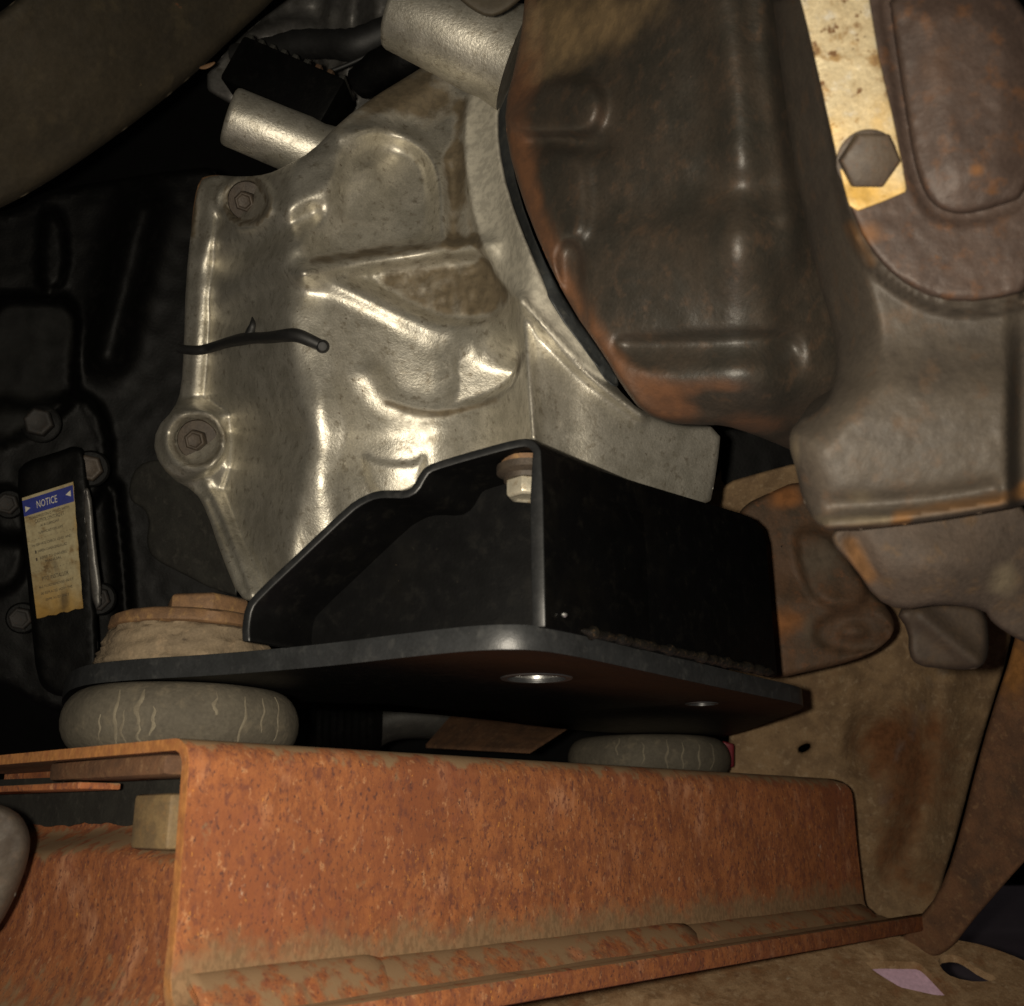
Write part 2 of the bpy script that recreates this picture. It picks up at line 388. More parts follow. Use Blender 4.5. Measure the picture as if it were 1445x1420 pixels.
# ------------------------------------------------------------------ CROSSMEMBER
A = W(270, 1040, .40); ZT = A[2]
B = onz(1200, 1099, ZT)
u = unit((B-A)*np.array([1, 1, 0])); nb = np.array([-u[1], u[0], 0])          # along the web; back into the channel
webn = nb
ZB = onplane(254, 1424, A, webn)[2]
LEN = np.dot(B-A, u)
cross = thing('crossmember', 'rust covered steel channel crossmember with an open left end below the black bracket', 'crossmember', A+nb*.1+np.array([0, 0, ZB-ZT]))
TH = .0045; RAD = .011
def profile(off):
    """outer face of web and top flange; off = inward offset for the inner face"""
    r = RAD-off; p = []
    p.append((.27, ZT-off))
    for s in np.linspace(.24, RAD, 6): p.append((s, ZT-off))
    for a in np.linspace(0, math.pi/2, 8)[1:]: p.append((RAD-r*math.sin(a), ZT-RAD+r*math.cos(a)))
    for z in np.linspace(ZT-RAD-.006, ZB+.010, 14): p.append((off, z))
    rr = .010+off
    for a in np.linspace(0, math.pi/2, 6)[1:]: p.append((-.010+rr*math.cos(a), ZB+.010-rr*math.sin(a)))
    p.append((-.019, ZB-.003-off))
    return np.array(p)
po, pi_ = profile(0), profile(TH)
NS = 60
us = np.r_[0, .0014, np.linspace(.006, LEN, NS-2)]
def secpt(s, z, uu):
    """right-hand end has rounded upper corner"""
    return np.array([A[0], A[1], 0])+u*uu+nb*s+UP*z
Vc, Fc = [], []; npf = len(po)
rr_end = .016
def endx(z):       # web end line: leans a little and rounds off at the top corner
    e = LEN+.004*(ZT-z)/(ZT-ZB); dz = (ZT-z)
    if dz < rr_end: e -= rr_end-math.sqrt(max(0, rr_end**2-(rr_end-dz)**2))
    return e
st_att, st2_att = [], []
for layer, pr in ((0, po), (1, pi_)):
    for i in range(NS):
        for (s, z) in pr:
            e = endx(z) if s < .02 else LEN-rr_end*.9
            wv = .0007*math.sin(i*.9+z*70)*(.3 if s > .01 else 1)
            Vc.append(secpt(s+wv*.6, z, us[i]/LEN*e))
            lowband = sstep(ZB+.036, ZB+.004, z+.003*math.sin(i*1.3))
            topband = sstep(ZT-.012, ZT-.002, z)*.55 if s < .03 else .9
            st_att.append(float(max(lowband*.95, topband*(0.5+.5*i/NS)))); st2_att.append(.6 if i == 0 else 0)
n1 = NS*npf
for i in range(NS-1):
    for k in range(npf-1):
        a = i*npf+k; Fc.append((a, a+1, a+npf+1, a+npf)); b = n1+a; Fc.append((b, b+npf, b+npf+1, b+1))
for k in range(npf-1):
    Fc.append((k, n1+k, n1+k+1, k+1)); e = (NS-1)*npf; Fc.append((e+k, e+k+1, n1+e+k+1, n1+e+k))
for i in range(NS-1):
    for k in (0, npf-1):
        a = i*npf+k; Fc.append((a, a+npf, n1+a+npf, n1+a))
mesh_obj('channel', Vc, Fc, M['rust'], cross, sharp=.9, attrs={'stain': st_att, 'stain2': st2_att})
def CP3(s, z, uu): return np.array([A[0], A[1], 0])+u*uu+nb*s+UP*z
# overlapping seam plates lying in the corner above the outer ledge, each with a rounded right-hand end
def seam(x_end, x_start, zoff, hgt, dep):
    e = np.dot(onplane(x_end, 1330, A, webn)-A, u); s0 = max(.004, np.dot(onplane(x_start, 1360, A, webn)-A, u)) if x_start else .006
    V, Fq = [], []; ns, nk = 26, 9
    for i in range(ns):
        t = i/(ns-1); uu = s0+(e-s0)*t; left = (e-uu); sc = math.sqrt(max(0, 1-max(0, 1-left/.022)**2)) if left < .022 else 1
        for k in range(nk):
            a = math.pi*.5*k/(nk-1)
            q = k/(nk-1); V.append(CP3(.0012-dep*sc*q, ZB-.0028+(hgt+.0028)*sc*(1-q**1.7), uu))
    for i in range(ns-1):
        for k in range(nk-1): a = i*nk+k; Fq.append((a, a+nk, a+nk+1, a+1))
    Fq.append(tuple(range(nk))[::-1])
    return mesh_obj('seam_plate', V, Fq, M['rust'], cross, attrs={'stain': [.40+.3*math.sin(i*.37)*math.sin(i*.011) for i in range(len(V))]})
seam(562, 0, .0, .0115, .0170)
seam(985, 0, .0, .0095, .0164)
seam(1237, 0, .0, .0078, .0158)
# lower front lip
lipv = [CP3(-.022, ZB-.0135, -.05), CP3(-.022, ZB-.0135, LEN+.070), CP3(-.012, ZB-.0135, LEN+.070), CP3(-.012, ZB-.0135, -.05)]
prism('lip_strip', lipv, UP*.0112, M['rust'], cross, .0025)
# closing plate a little way inside the open end, dark paint left on its upper part
e2 = .028
Vb, Fb, sa, sb = [], [], [], []
nsb, nzb = 48, 44
for j in range(nzb):
    for i in range(nsb):
        s = .006+.27*i/(nsb-1); z = ZB-.030+(ZT-TH-ZB+.030)*j/(nzb-1)
        curve = .022*max(0, 1-(j/(nzb-1))/.42)**1.6
        zz = (z-ZB)/(ZT-ZB); p = CP3(s, z, e2-.004-curve+.024*sstep(.50, .66, zz+.02*math.sin(s*40))+.0006*math.sin(s*60)); Vb.append(p)
        zz = (z-ZB)/(ZT-ZB)
        sa.append(float(sstep(.62+.04*math.sin(s*70), .68+.04*math.sin(s*70), zz)*sstep(.075, .09, s))); sb.append(.5*float(sstep(.2, .05, zz)))
for j in range(nzb-1):
    for i in range(nsb-1):
        a = j*nsb+i; Fb.append((a, a+1, a+nsb+1, a+nsb))
nv = len(Vb); Vb += [p+u*.004 for p in Vb]; sa = sa*2; sb = sb*2
Fb += [tuple(nv+i for i in f[::-1]) for f in Fb[:]]
mesh_obj('closing_plate', Vb, Fb, M['rustdark' if False else 'rust'], cross, attrs={'stain': [float(max(0, .75-1.9*((p[2]-ZB+.03)/(ZT-ZB+.03)))) for p in Vb]})
pv = [(.060, .90)]+[(.274, .92)]+[(.274-.214*q/40, .66+.008*math.sin(q*.35)+.005*math.sin(q*1.3+1)+.003*math.sin(q*2.9)) for q in range(41)]
prism('paint_patch', [CP3(s, ZB+(ZT-ZB)*z, e2+.0170) for s, z in pv], -u*.0008, M['greyplate'], cross, 0)
box('stop_block', CP3(.075, ZT-TH-.0045, .016), u*.012, nb*.050, UP*.0042, M['rustdark'], cross, .0022)
box('nut_block', CP3(.034, ZT-TH-.026, .016), u*.011, nb*.014, UP*.0105, M['olive'], cross, .002)
box('flange_rib', CP3(.18, ZT-TH-.011, .014), u*.010, nb*.085, UP*.0015, M['rust'], cross, .0008)

# ------------------------------------------------------------------ BRACKET
ZP = W(740, 917, .41)[2]; ZQ = ZP+W(740, 879, .41)[2]-W(740, 917, .41)[2]
plate_t = ZQ-ZP
brk = thing('mounting_bracket', 'glossy black fabricated steel mounting bracket with welded plate in the centre', 'bracket', onz(740, 917, ZP)+np.array([0, .12, 0]))
front = [(86, 985), (106, 968), (180, 960), (300, 954), (450, 942), (580, 927), (660, 919), (715, 916.5), (760, 918), (810, 926), (880, 941), (980, 963), (1080, 984), (1112, 990)]
backp = [(1139, 997), (1120, 1007), (1022, 1042), (985, 1041), (800, 1031), (640, 1009), (430, 998), (130, 1003), (88, 1000)]
pl = np.array([onz(x, y, ZP)[:2] for x, y in front+backp])
pl = chaikin(pl, 2)
def hole_at(x, y, r, n=28):
    c = onz(x, y, ZP)[:2]; return c, np.array([[c[0]+r*math.cos(2*math.pi*k/n), c[1]+r*math.sin(2*math.pi*k/n)] for k in range(n)])
c1, h1 = hole_at(757, 957, .0135); c2, h2 = hole_at(990, 993, .0075); 
V2, T2 = tri2d(pl, [h1, h2], np.zeros((0, 2)))
nv = len(V2)
ch = .0012
V3 = np.vstack([np.c_[V2, np.full(nv, ZP)], np.c_[V2, np.full(nv, ZQ)]])
cnt = {}
for t in T2:
    for a, b in ((t[0], t[1]), (t[1], t[2]), (t[2], t[0])): k = (min(a, b), max(a, b)); cnt[k] = cnt.get(k, 0)+1
be = [k for k, c in cnt.items() if c == 1]
onout = lambda i: seg_dist(V2[i:i+1], pl, True)[0][0] < 1e-5
F3 = [tuple(t) for t in T2]+[tuple(nv+i for i in t[::-1]) for t in T2]
walls = [(a, b, nv+b, nv+a) for a, b in be]
bp = mesh_obj('base_plate', V3, F3+walls, M['black'], brk, bevel=.0012, sharp=.6)
# the plate's sawn edge shows greyer than the painted faces: a second slot on the side faces
bp.data.materials.append(M['edgeblack'])
for f in bp.data.polygons:
    if abs(f.normal.z) < .9: f.material_index = 1
for c, h, r in ((c1, h1, .0135), (c2, h2, .0075)):
    sl = lathe('hole_sleeve', (c[0], c[1], ZP+.0015), UP, [(r-.0002, 0), (r-.0002, plate_t*.9), (r-.0016, plate_t*.9), (r-.0016, 0)], M['bright'], brk, 28)
    rim = lathe('hole_rim', (c[0], c[1], ZP-.0005), UP, [(r*1.28, .0009), (r*1.22, 0), (r*1.02, 0), (r*1.0, .0012)], M['edgeblack'], brk, 32)
    for o_ in (sl, rim):      # open rings: drop the end caps
        bm = bmesh.new(); bm.from_mesh(o_.data); bmesh.ops.delete(bm, geom=[f for f in bm.faces if len(f.verts) > 4], context='FACES'); bm.to_mesh(o_.data); bm.free()
# front opening plane of the hood
Pa, Pb = onz(342, 905, ZQ), onz(770, 882, ZQ)
hd = unit((Pb-Pa)*np.array([1, 1, 0])); hn = np.array([-hd[1], hd[0], 0])
def hp(x, y): return onplane(x, y, Pa, hn)
R0, R1 = onz(775, 884, ZQ), onz(1097, 954, ZQ)
rd_ = unit((R1-R0)*np.array([1, 1, 0])); rn = np.array([rd_[1], -rd_[0], 0])      # outward (to camera-right)
def rp(x, y): return onplane(x, y, R0, rn)
outer = np.array([(341, 906), (340, 885), (345, 855), (360, 836), (430, 770), (490, 713), (510, 700), (530, 692), (552, 691), (572, 692), (582, 686), (590, 670), (600, 657), (625, 648), (680, 632), (725, 620), (745, 618), (758, 625), (765, 640), (770, 885)], float)
oc = chaikin(outer, 1, False)
# inner line of the strip: offset inwards
o3 = np.array([hp(x, y) for x, y in oc]); loc = np.stack([(o3-Pa)@hd, o3[:, 2]], 1)
tg = np.gradient(loc, axis=0); nr = np.stack([tg[:, 1], -tg[:, 0]], 1)/np.linalg.norm(tg, axis=1)[:, None]
TS = .0038
inn = loc+nr*TS; inn[0] = (loc[0, 0]+TS, loc[0, 1]); inn[-1] = (loc[-1, 0]-TS*1.5, loc[-1, 1])
inn[-3:-1, 0] = loc[-3:-1, 0]-TS*1.5
def h3(p, dep): return Pa*np.array([1, 1, 0])+hd*p[0]+UP*p[1]+rd_*dep
nO = len(loc); HD = .075
Vh = [h3(p, 0) for p in loc]+[h3(p, 0) for p in inn]+[h3(p, HD) for p in loc]+[h3(p, HD) for p in inn]
Fh = []
for i in range(nO-1):
    Fh += [(i, i+1, nO+i+1, nO+i), (2*nO+i, 3*nO+i, 3*nO+i+1, 2*nO+i+1), (i, 2*nO+i, 2*nO+i+1, i+1), (nO+i, nO+i+1, 3*nO+i+1, 3*nO+i)]
Fh += [(0, nO, 3*nO, 2*nO), (nO-1, 3*nO-1, 4*nO-1, 2*nO-1)]
hood = mesh_obj('hood_strip', Vh, Fh, M['black'], brk, bevel=.0008, sharp=.7)
hood.data.materials.append(M['edgedim'])
for f in hood.data.polygons:
    if f.normal.dot(Vector(-hn)) > .9: f.material_index = 1
# inner web of the bracket, set back inside the hood
cen = inn.mean(0)
prism('inner_wall', [h3(p, .034) for p in np.vstack([loc[::2]+nr[::2]*TS*.5, loc[-1:]+np.array([[-TS, 0]])])], rd_*.005, M['black'], brk, 0)
# right side wall
rw_ = [(772, 886), (766, 636), (800, 648), (900, 680), (1000, 710), (1040, 722), (1062, 731), (1076, 744), (1082, 765), (1090, 860), (1098, 955)]
rwall = prism('side_wall', [rp(x, y) for x, y in rw_], -rn*.006, M['black'], brk, .0012)
# weld beads along the foot of the side wall
rs = np.random.RandomState(5)
p0, p1 = R0+rn*.001, R1+rn*.001
Lw = np.linalg.norm(p1-p0)
for (a0, a1) in ((.10, .97),):
    nseg = 70; V, Fq = [], []; sg = 8
    for i in range(nseg):
        t = a0+(a1-a0)*i/(nseg-1); c = p0+(p1-p0)*t; rr_ = (.0014+.0006*math.sin(i*2.1+2*math.sin(i*.7))+.0013*rs.rand())*min(1, (nseg-1-i)/3+.2, i/3+.2)
        for k in range(sg):
            an = 2*math.pi*k/sg; V.append(c+rn*math.cos(an)*rr_*1.25+UP*(math.sin(an)*rr_*1.0)+UP*.0008)
    for i in range(nseg-1):
        for k in range(sg): Fq.append((i*sg+k, i*sg+(k+1) % sg, (i+1)*sg+(k+1) % sg, (i+1)*sg+k))
    mesh_obj('weld_bead', V, Fq, M['weld'], brk)
lathe('weld_spatter', R0+rd_*.006+rn*.003+UP*.004, UP, [(.0004, 0), (.0012, .0007), (.0013, .0014), (.0004, .002)], M['bright'], brk, 10)

# bolt hanging from the hood roof
hb = hp(704, 645)+rd_*.018
zr = hp(700, 640)[2]
hbp = np.array([hb[0], hb[1], zr+.001])
bolt = thing('hex_bolt', 'pale hex bolt with rusty washers pointing down inside the black bracket', 'bolt', hbp)
lathe('washer', hbp, -UP, [(.0115, 0), (.0115, .0022), (.0105, .0026)], M['washer'], bolt, 28)
lathe('flange', hbp-UP*.0026, -UP, [(.0128, 0), (.0128, .003), (.0100, .0045), (.0096, .0065)], M['boltrust'], bolt, 28)
hexprism('head', hbp-UP*.009, -UP, .0088, .0075, M['zincbolt'], bolt, rot=.25, dish=.001)

# ------------------------------------------------------------------ RUBBER MOUNTS
def puck_prof(r, h, bul=.006):
    p = [(r*.80, 0)]
    for a in np.linspace(-math.pi/2, math.pi/2, 13): p.append((r-bul*2.2+bul*2.2*math.cos(a), h/2+h/2*math.sin(a)))
    p.append((r*.80, h)); return p
def cracks(t, c, r, xs, seed):
    rs = np.random.RandomState(seed); h = ZP-ZT-.0006; pr = puck_prof(r, h); rr = np.array([p[0] for p in pr[1:-1]]); hh = np.array([p[1] for p in pr[1:-1]])
    for xp, a, b, wd in xs:
        dr = unit(ray(xp, 1010)*np.array([1, 1, 0])); cc = np.array([c[0], c[1]])
        tt = dr[:2]@cc; off = cc-dr[:2]*tt; dd = np.linalg.norm(off); hit = dr[:2]*(tt-math.sqrt(max(1e-8, (r*.995)**2-dd*dd)))
        an0 = math.atan2(hit[1]-c[1], hit[0]-c[0]); V, Fq = [], []; n = 14; ph = rs.rand()*6
        for k in range(n):
            q = k/(n-1); z = h*(b+(a-b)*q); ra = np.interp(z, hh, rr)+.0002
            an = an0+.016*math.sin(ph+q*4)+.010*math.sin(ph*2+q*11); w_ = 1.5*wd*(.25+.75*math.sin(math.pi*min(1, q*.9+.08)))*(.7+.5*rs.rand())
            for sg, ex in ((-1, 0), (0, .0003), (1, 0)): V.append((c[0]+(ra+ex)*math.cos(an+sg*w_/ra), c[1]+(ra+ex)*math.sin(an+sg*w_/ra), c[2]+z))
        for k in range(n-1):
            for q in (0, 1): e = k*3+q; Fq.append((e, e+1, e+4, e+3))
        mesh_obj('crack', V, Fq, M['crack'], t)
def puck(xl, xr, ytop, label, crk, name='rubber_mount'):
    xm = (xl+xr)/2; f0 = onz(xm, ytop, ZP); r = (xr-xl)/2/F*np.linalg.norm(f0)*1.0
    d = unit(f0*np.array([1, 1, 0])); c = f0+d*r*.75; r = (xr-xl)/2/F*np.dot(c-0, np.array([0, CP, SP])); 
    c[2] = ZT+.0003; t = thing(name, label, 'rubber mount', c, 'rubber mounts between plate and crossmember')
    lathe('rubber_ring', c, UP, puck_prof(r, ZP-ZT-.0006), M['rubber'], t, 56, .006, sharp=1.2)
    lathe('centre_sleeve', c+UP*.0004, UP, [(r*.42, 0), (r*.42, ZP-ZT-.0012), (r*.36, ZP-ZT-.0012), (r*.36, 0)], M['boltiron'], t, 24)
    cracks(t, c, r, crk, 4)
    return c, r
pcl, prl = puck(104, 424, 962, 'thick grey cracked rubber mount under the left tip of the black plate',
                [(161, .85, .1, .0007), (174, .55, .1, .0005), (196, .85, .35, .0009), (197, .35, .05, .0005), (215, .6, .2, .0006), (305, .85, .5, .0008), (345, .8, .1, .0006), (372, .8, .3, .0005), (394, .85, .2, .0005), (140, .5, .1, .0004)])
pcr, prr = puck(800, 1026, 1036, 'smaller looking grey rubber mount under the right end of the black plate, mostly hidden',
                [(905, .8, .3, .0004), (940, .85, .2, .0006), (962, .8, .2, .0005), (985, .85, .2, .0007), (1003, .8, .2, .0006), (870, .9, .5, .0005)])
# upper mount half on the plate's left tip
um = np.array([pcl[0]-.002, pcl[1]+.004, ZQ+.0004])
ut = thing('mount_washer', 'tan rubber cushion with rusty cup washer on the left tip of the black plate', 'mount', um)
R_ = (347-115)/2/F*np.dot(um, np.array([0, CP, SP]))
lathe('rubber_cushion', um, UP, [(R_*1.0, 0)]+[(R_*(1.04-.14*(q/12)**1.6), .0012+.0188*q/12) for q in range(13)], M['rubbertan'], ut, 96, .012, sharp=1.3, crumble=.0035)
lathe('cup_washer', um+UP*.0200, UP, [(R_*.92, 0), (R_*.95, .0008), (R_*.94, .0056), (R_*.88, .0072), (R_*.5, .0074)], M['washer'], ut, 72, sharp=1.0, crumble=.0012)
hexprism('bolt_head', um+UP*.0264+np.array([.008, 0, 0]), UP, R_*.52, .0120, M['washer'], ut, rot=.4)

# ------------------------------------------------------------------ ALUMINIUM HOUSING
hs_out = [(300, 247), (345, 250), (378, 246), (400, 236), (440, 214), (480, 172), (530, 135), (575, 108), (600, 92), (640, 60), (690, 30), (735, 15),
          (740, 30), (722, 90), (704, 150), (704, 205), (718, 275), (748, 355), (788, 437), (838, 502), (868, 545), (905, 582), (960, 603), (1018, 602),
          (1012, 660), (1000, 722), (930, 702), (850, 678), (785, 656), (765, 640), (748, 624), (690, 640), (605, 664), (588, 690), (560, 700), (520, 706), (440, 775), (365, 850), (338, 846), (312, 782), (292, 722), (276, 694), (240, 674), (217, 640), (220, 605), (246, 577), (256, 550), (260, 480), (262, 400), (270, 320), (280, 256)]
ring_l = [(735, 15), (700, 55), (672, 100), (658, 150), (654, 205), (660, 260), (670, 315), (690, 370), (712, 408), (738, 430), (775, 470), (820, 515), (868, 547)]
ring_poly = ring_l+[(838, 502), (788, 437), (748, 355), (718, 275), (704, 205), (704, 150), (722, 90), (745, 25)]
ridge_x = lambda y: np.interp(y, [200, 300, 380, 480, 560, 610, 650, 700, 780], [440, 425, 424, 428, 440, 456, 446, 440, 425])
bx = np.array([190, 260, 330, 394, 412, 466, 500, 560, 620, 680, 715, 738, 752, 775, 850, 930, 1020]); bdp = np.array([.735, .690, .622, .5550, .5415, .5425, .5490, .559, .559, .545, .526, .492, .480, .486, .501, .524, .552])
xs_ = np.arange(150, 1060)
def smooth_by(v, sg):
    k = np.exp(-(np.arange(-48, 49)/sg)**2); k /= k.sum(); return np.convolve(np.pad(v, 48, mode='edge'), k, 'valid')
ker = np.exp(-(np.arange(-36, 37)/15.)**2); ker /= ker.sum()
bs_ = np.interp(xs_, bx, bdp); mx_ = sstep(465, 495, xs_); bs_ = smooth_by(bs_, 7.)*(1-mx_)+smooth_by(bs_, 17.)*mx_
def housing_d(P):
    x, y = P[:, 0], P[:, 1]
    xl = np.interp(y, [240, 260, 300, 350, 420, 500, 560, 585, 660, 690, 745, 790, 840, 870], [322, 316, 307, 301, 294, 291, 286, 322, 324, 314, 334, 354, 376, 388])
    fb = sstep(-5, 5, xl-x); x = np.where(x < xl, xl+(x-xl)*.18, x)
    d = np.interp(x-(ridge_x(y)-430)*sstep(560, 470, x), xs_, bs_)
    d = d+.00000027*np.clip(660-y, 0, 500)**2+.00027*np.clip(160-y, 0, None)-.00000027*50**2
    h = .0065*fb
    # corner ridge with its swellings
    h += rl(P, [(424, 330), (424, 400), (430, 490), (446, 560), (460, 610), (446, 660), (448, 720), (470, 770)], .003, 30)
    h += blob(P, 432, 385, 26, 16, .006)+blob(P, 448, 575, 24, 45, .004)+blob(P, 452, 680, 30, 45, .005)
    h -= blob(P, 395, 545, 34, 40, .006)+blob(P, 418, 628, 20, 26, .005)
    # stepped ribs of the left face, running up to the right
    lip = sstep(288, 316, x); h += lip*rl(P, [(292, 345), (380, 305), (460, 262), (520, 238)], .013, 22, 1, .6)
    h += lip*rl(P, [(286, 425), (350, 390), (418, 350)], .013, 23, 1, .8)
    h -= lip*rl(P, [(288, 385), (360, 345), (440, 302)], .006, 14)
    h -= lip*rl(P, [(300, 455), (360, 428), (410, 405)], .004, 16)
    h += rl(P, [(385, 262), (440, 236), (500, 195), (560, 150), (620, 110)], .007, 20)
    # upper flat panel with raised rim
    h -= pk(P, [(480, 300), (470, 262), (505, 215), (560, 202), (600, 222), (612, 255), (606, 345), (560, 355), (470, 368), (440, 350)], .008, 16)
    h += rl(P, [(480, 190), (525, 181), (568, 190), (602, 212), (620, 248), (626, 340)], .006, 11)
    h += rl(P, [(640, 240), (640, 335)], -.006, 10)
    # horizontal rib, diagonal rib and the rough triangle between them
    h += rl(P, [(425, 386), (480, 373), (550, 361), (640, 350), (695, 345)], .010, 12)
    h += rl(P, [(430, 388), (475, 400), (525, 424), (575, 450), (620, 470)], .008, 15, 1, .3)
    h -= pk(P, [(480, 388), (600, 372), (705, 362), (728, 420), (690, 455), (620, 455), (540, 412)], .007, 9)
    # big lower pocket
    pm = sstep(-5, 5, sd(P, chaikin([(545, 470), (620, 468), (690, 462), (731, 425), (737, 480), (734, 525), (712, 552), (655, 572), (600, 580), (562, 571), (533, 548), (525, 505)], 2)))*sstep(455, 530, y)
    h += rl(P, [(520, 530), (545, 565), (595, 588), (660, 580), (715, 558)], .003, 18)
    # ribs of the foot
    h += rl(P, [(734, 420), (741, 490), (746, 550), (752, 618)], .012, 9.5, .8, 1.3)
    h += rl(P, [(737, 428), (768, 466), (810, 512), (858, 552), (905, 586)], .009, 8)
    h += pk(P, ring_poly, .007, 4, 1)
    h += rl(P, [(658, 150), (654, 205), (660, 260), (670, 315), (690, 370)], .003, 5)
    h -= rl(P, [(800, 560), (800, 650)], .003, 30)
    h += rl(P, [(690, 350), (715, 400), (738, 425)], .006, 12)
    # foot of the casting around the bracket bolt
    h -= pk(P, [(508, 640), (540, 655), (590, 655), (600, 640), (590, 700), (530, 705)], .003, 7)
    h += blob(P, 560, 610, 40, 26, .003)
    # left flange: raised lip
    h += rl(P, [(300, 270), (295, 300), (287, 350), (279, 420), (276, 500), (270, 560)], .003, 9)
    h += rl(P, [(292, 685), (318, 740), (335, 785), (352, 835)], .004, 8)-rl(P, [(296, 706), (316, 752), (334, 800), (348, 836)], .004, 4)
    # bolt ear and bolt seats
    r1 = np.hypot((P[:, 0]-264), (P[:, 1]-623)*.95)
    h += .014*sstep(57, 47, r1)
    h += .007*np.exp(-((np.hypot(P[:, 0]-276, P[:, 1]-621)-41)/7)**2)
    h -= .018*sstep(35, 31, np.hypot(P[:, 0]-280, P[:, 1]-621))
    h += .008*sstep(46, 36, np.hypot(P[:, 0]-346, P[:, 1]-285))
    h -= .015*sstep(31, 27, np.hypot((P[:, 0]-349), (P[:, 1]-285)))
    tri_ = sstep(-6, 8, sd(P, chaikin([(490, 388), (600, 372), (705, 362), (728, 420), (690, 455), (620, 455), (540, 412)], 2)))+pm*sstep(600, 690, x)*.8
    h += tri_*(.0026*vnoise(P, 10)+.0024*vnoise(P+57, 6))
    fl = .5515+.00000027*(660-y)**2+.00003*(x-640)
    return (d-h)*(1-pm)+np.maximum(d-h, fl)*pm
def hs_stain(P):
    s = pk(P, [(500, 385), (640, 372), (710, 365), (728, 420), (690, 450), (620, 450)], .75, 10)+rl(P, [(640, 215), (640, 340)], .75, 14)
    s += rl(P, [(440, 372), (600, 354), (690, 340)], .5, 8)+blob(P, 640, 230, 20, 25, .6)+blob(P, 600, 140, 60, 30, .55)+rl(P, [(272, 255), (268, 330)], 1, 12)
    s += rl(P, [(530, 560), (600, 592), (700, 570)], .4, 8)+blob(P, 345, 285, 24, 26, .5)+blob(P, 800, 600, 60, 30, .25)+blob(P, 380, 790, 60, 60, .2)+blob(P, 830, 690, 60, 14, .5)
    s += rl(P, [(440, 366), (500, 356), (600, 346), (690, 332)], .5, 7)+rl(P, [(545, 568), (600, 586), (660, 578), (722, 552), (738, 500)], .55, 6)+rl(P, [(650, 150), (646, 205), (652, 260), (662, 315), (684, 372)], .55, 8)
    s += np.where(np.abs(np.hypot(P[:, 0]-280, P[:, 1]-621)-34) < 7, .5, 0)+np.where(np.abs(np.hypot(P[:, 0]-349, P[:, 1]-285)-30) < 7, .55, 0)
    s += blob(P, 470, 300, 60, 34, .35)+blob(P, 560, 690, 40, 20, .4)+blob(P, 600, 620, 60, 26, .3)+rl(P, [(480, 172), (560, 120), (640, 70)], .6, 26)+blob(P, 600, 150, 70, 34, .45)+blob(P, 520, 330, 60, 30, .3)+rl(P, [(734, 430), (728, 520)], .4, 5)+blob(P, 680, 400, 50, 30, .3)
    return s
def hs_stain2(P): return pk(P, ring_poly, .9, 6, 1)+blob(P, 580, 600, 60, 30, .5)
hc = W(600, 450, .56)
housing = thing('adapter_housing', 'bare cast aluminium gearbox housing with ribs and pockets above the black bracket', 'gearbox housing', hc)
relief('casting', hs_out, housing_d, M['alu'], housing, step=4, smooth=1, back=.05, rw=6, rd=.004, stain=hs_stain, stain2=hs_stain2, rough=.00025)
# stub and upper boss
def stub(p0, p1, r0, r1, name, par, m, fil=1.25):
    p0, p1 = np.array(p0), np.array(p1); ax = p1-p0; L = np.linalg.norm(ax)
    return lathe(name, p0, ax, [(r0*.55, -.0006), (r0*.86, 0), (r0*.96, .001), (r0, .003), (r0*.5+r1*.5, L*.55), (r1, L*.85), (r1*fil, L), (r1*fil*1.1, L+.012)], m, par, 36, .006, sharp=1.1)
stub(W(322, 163, .640), W(446, 214, .655), .0176, .0184, 'breather_stub', housing, M['alu'], .95)
stub(W(556, 12, .585), W(700, 72, .585), .0215, .026, 'upper_boss', housing, M['alu'], 1.0)
rb = relief('rust_edge', [(277, 254), (300, 246), (330, 250), (300, 262), (286, 300), (274, 350), (267, 350)], lambda P: housing_d(P)+.004, M['washer'], housing, step=6, back=.02, rw=3, rd=.001)
def flange_bolt(x, y, d, r, label):
    t = thing('flange_bolt', label, 'bolt', W(x, y, d), 'flanged bolts on the aluminium housing'); ax = -unit(ray(x, y))+np.array([-.22, 0, -.02]); ax = unit(ax)
    lathe('washer_flange', W(x, y, d), ax, [(r, 0), (r, .0012), (r*.93, .0028), (r*.45, .0034)], M['boltrust'], t, 28, sharp=.8)
    hexprism('head', W(x, y, d)+ax*.003, ax, r*.52, .0085, M['boltrust'], t, rot=.2, dish=.0008)
    return t
e1 = float(housing_d(np.array([[280., 621.]]))[0]); e3 = float(housing_d(np.array([[349., 285.]]))[0])
flange_bolt(280, 621, e1-.001, .0128, 'brown flanged bolt in the round ear of the aluminium housing above the rubber cushion')
flange_bolt(350, 284, e3-.001, .0120, 'brown flanged bolt in the upper left corner of the aluminium housing below the stub')
# black cable lying over the casting
def on_h(x, y, off): 
    return W(x, y, float(housing_d(np.array([[float(x), float(y)]]))[0])-off)
cpts = [on_h(x, y, o) for x, y, o in ((252, 492, .004), (264, 494, .004), (282, 495, .005), (300, 490, .005), (325, 482, .006), (352, 477, .006), (378, 477, .005), (405, 473, .005), (420, 473, .004), (436, 480, .004), (447, 485, .0035), (457, 490, .0035))]
cb = thing('cable', 'thin black cable end draped across the left side of the aluminium housing', 'cable', cpts[0])
tube('sheath', cpts, [.0028, .0030, .0031, .0031, .0033, .0036, .0032, .0031, .0032, .0033, .0036, .0030], M['cable'], cb, 10)
tube('branch', [on_h(352, 477, .006), on_h(354, 468, .005), on_h(357, 458, .005), on_h(356, 448, .003)], [.0036, .0026, .0016, .0004], M['cable'], cb, 8)
ep = on_h(455, 489, .0055); lathe('end_tip', ep, -unit(ray(455, 489)), [(.0036, -.003), (.0034, 0), (.0022, .0012), (.0006, .0015)], M['cable'], cb, 16)

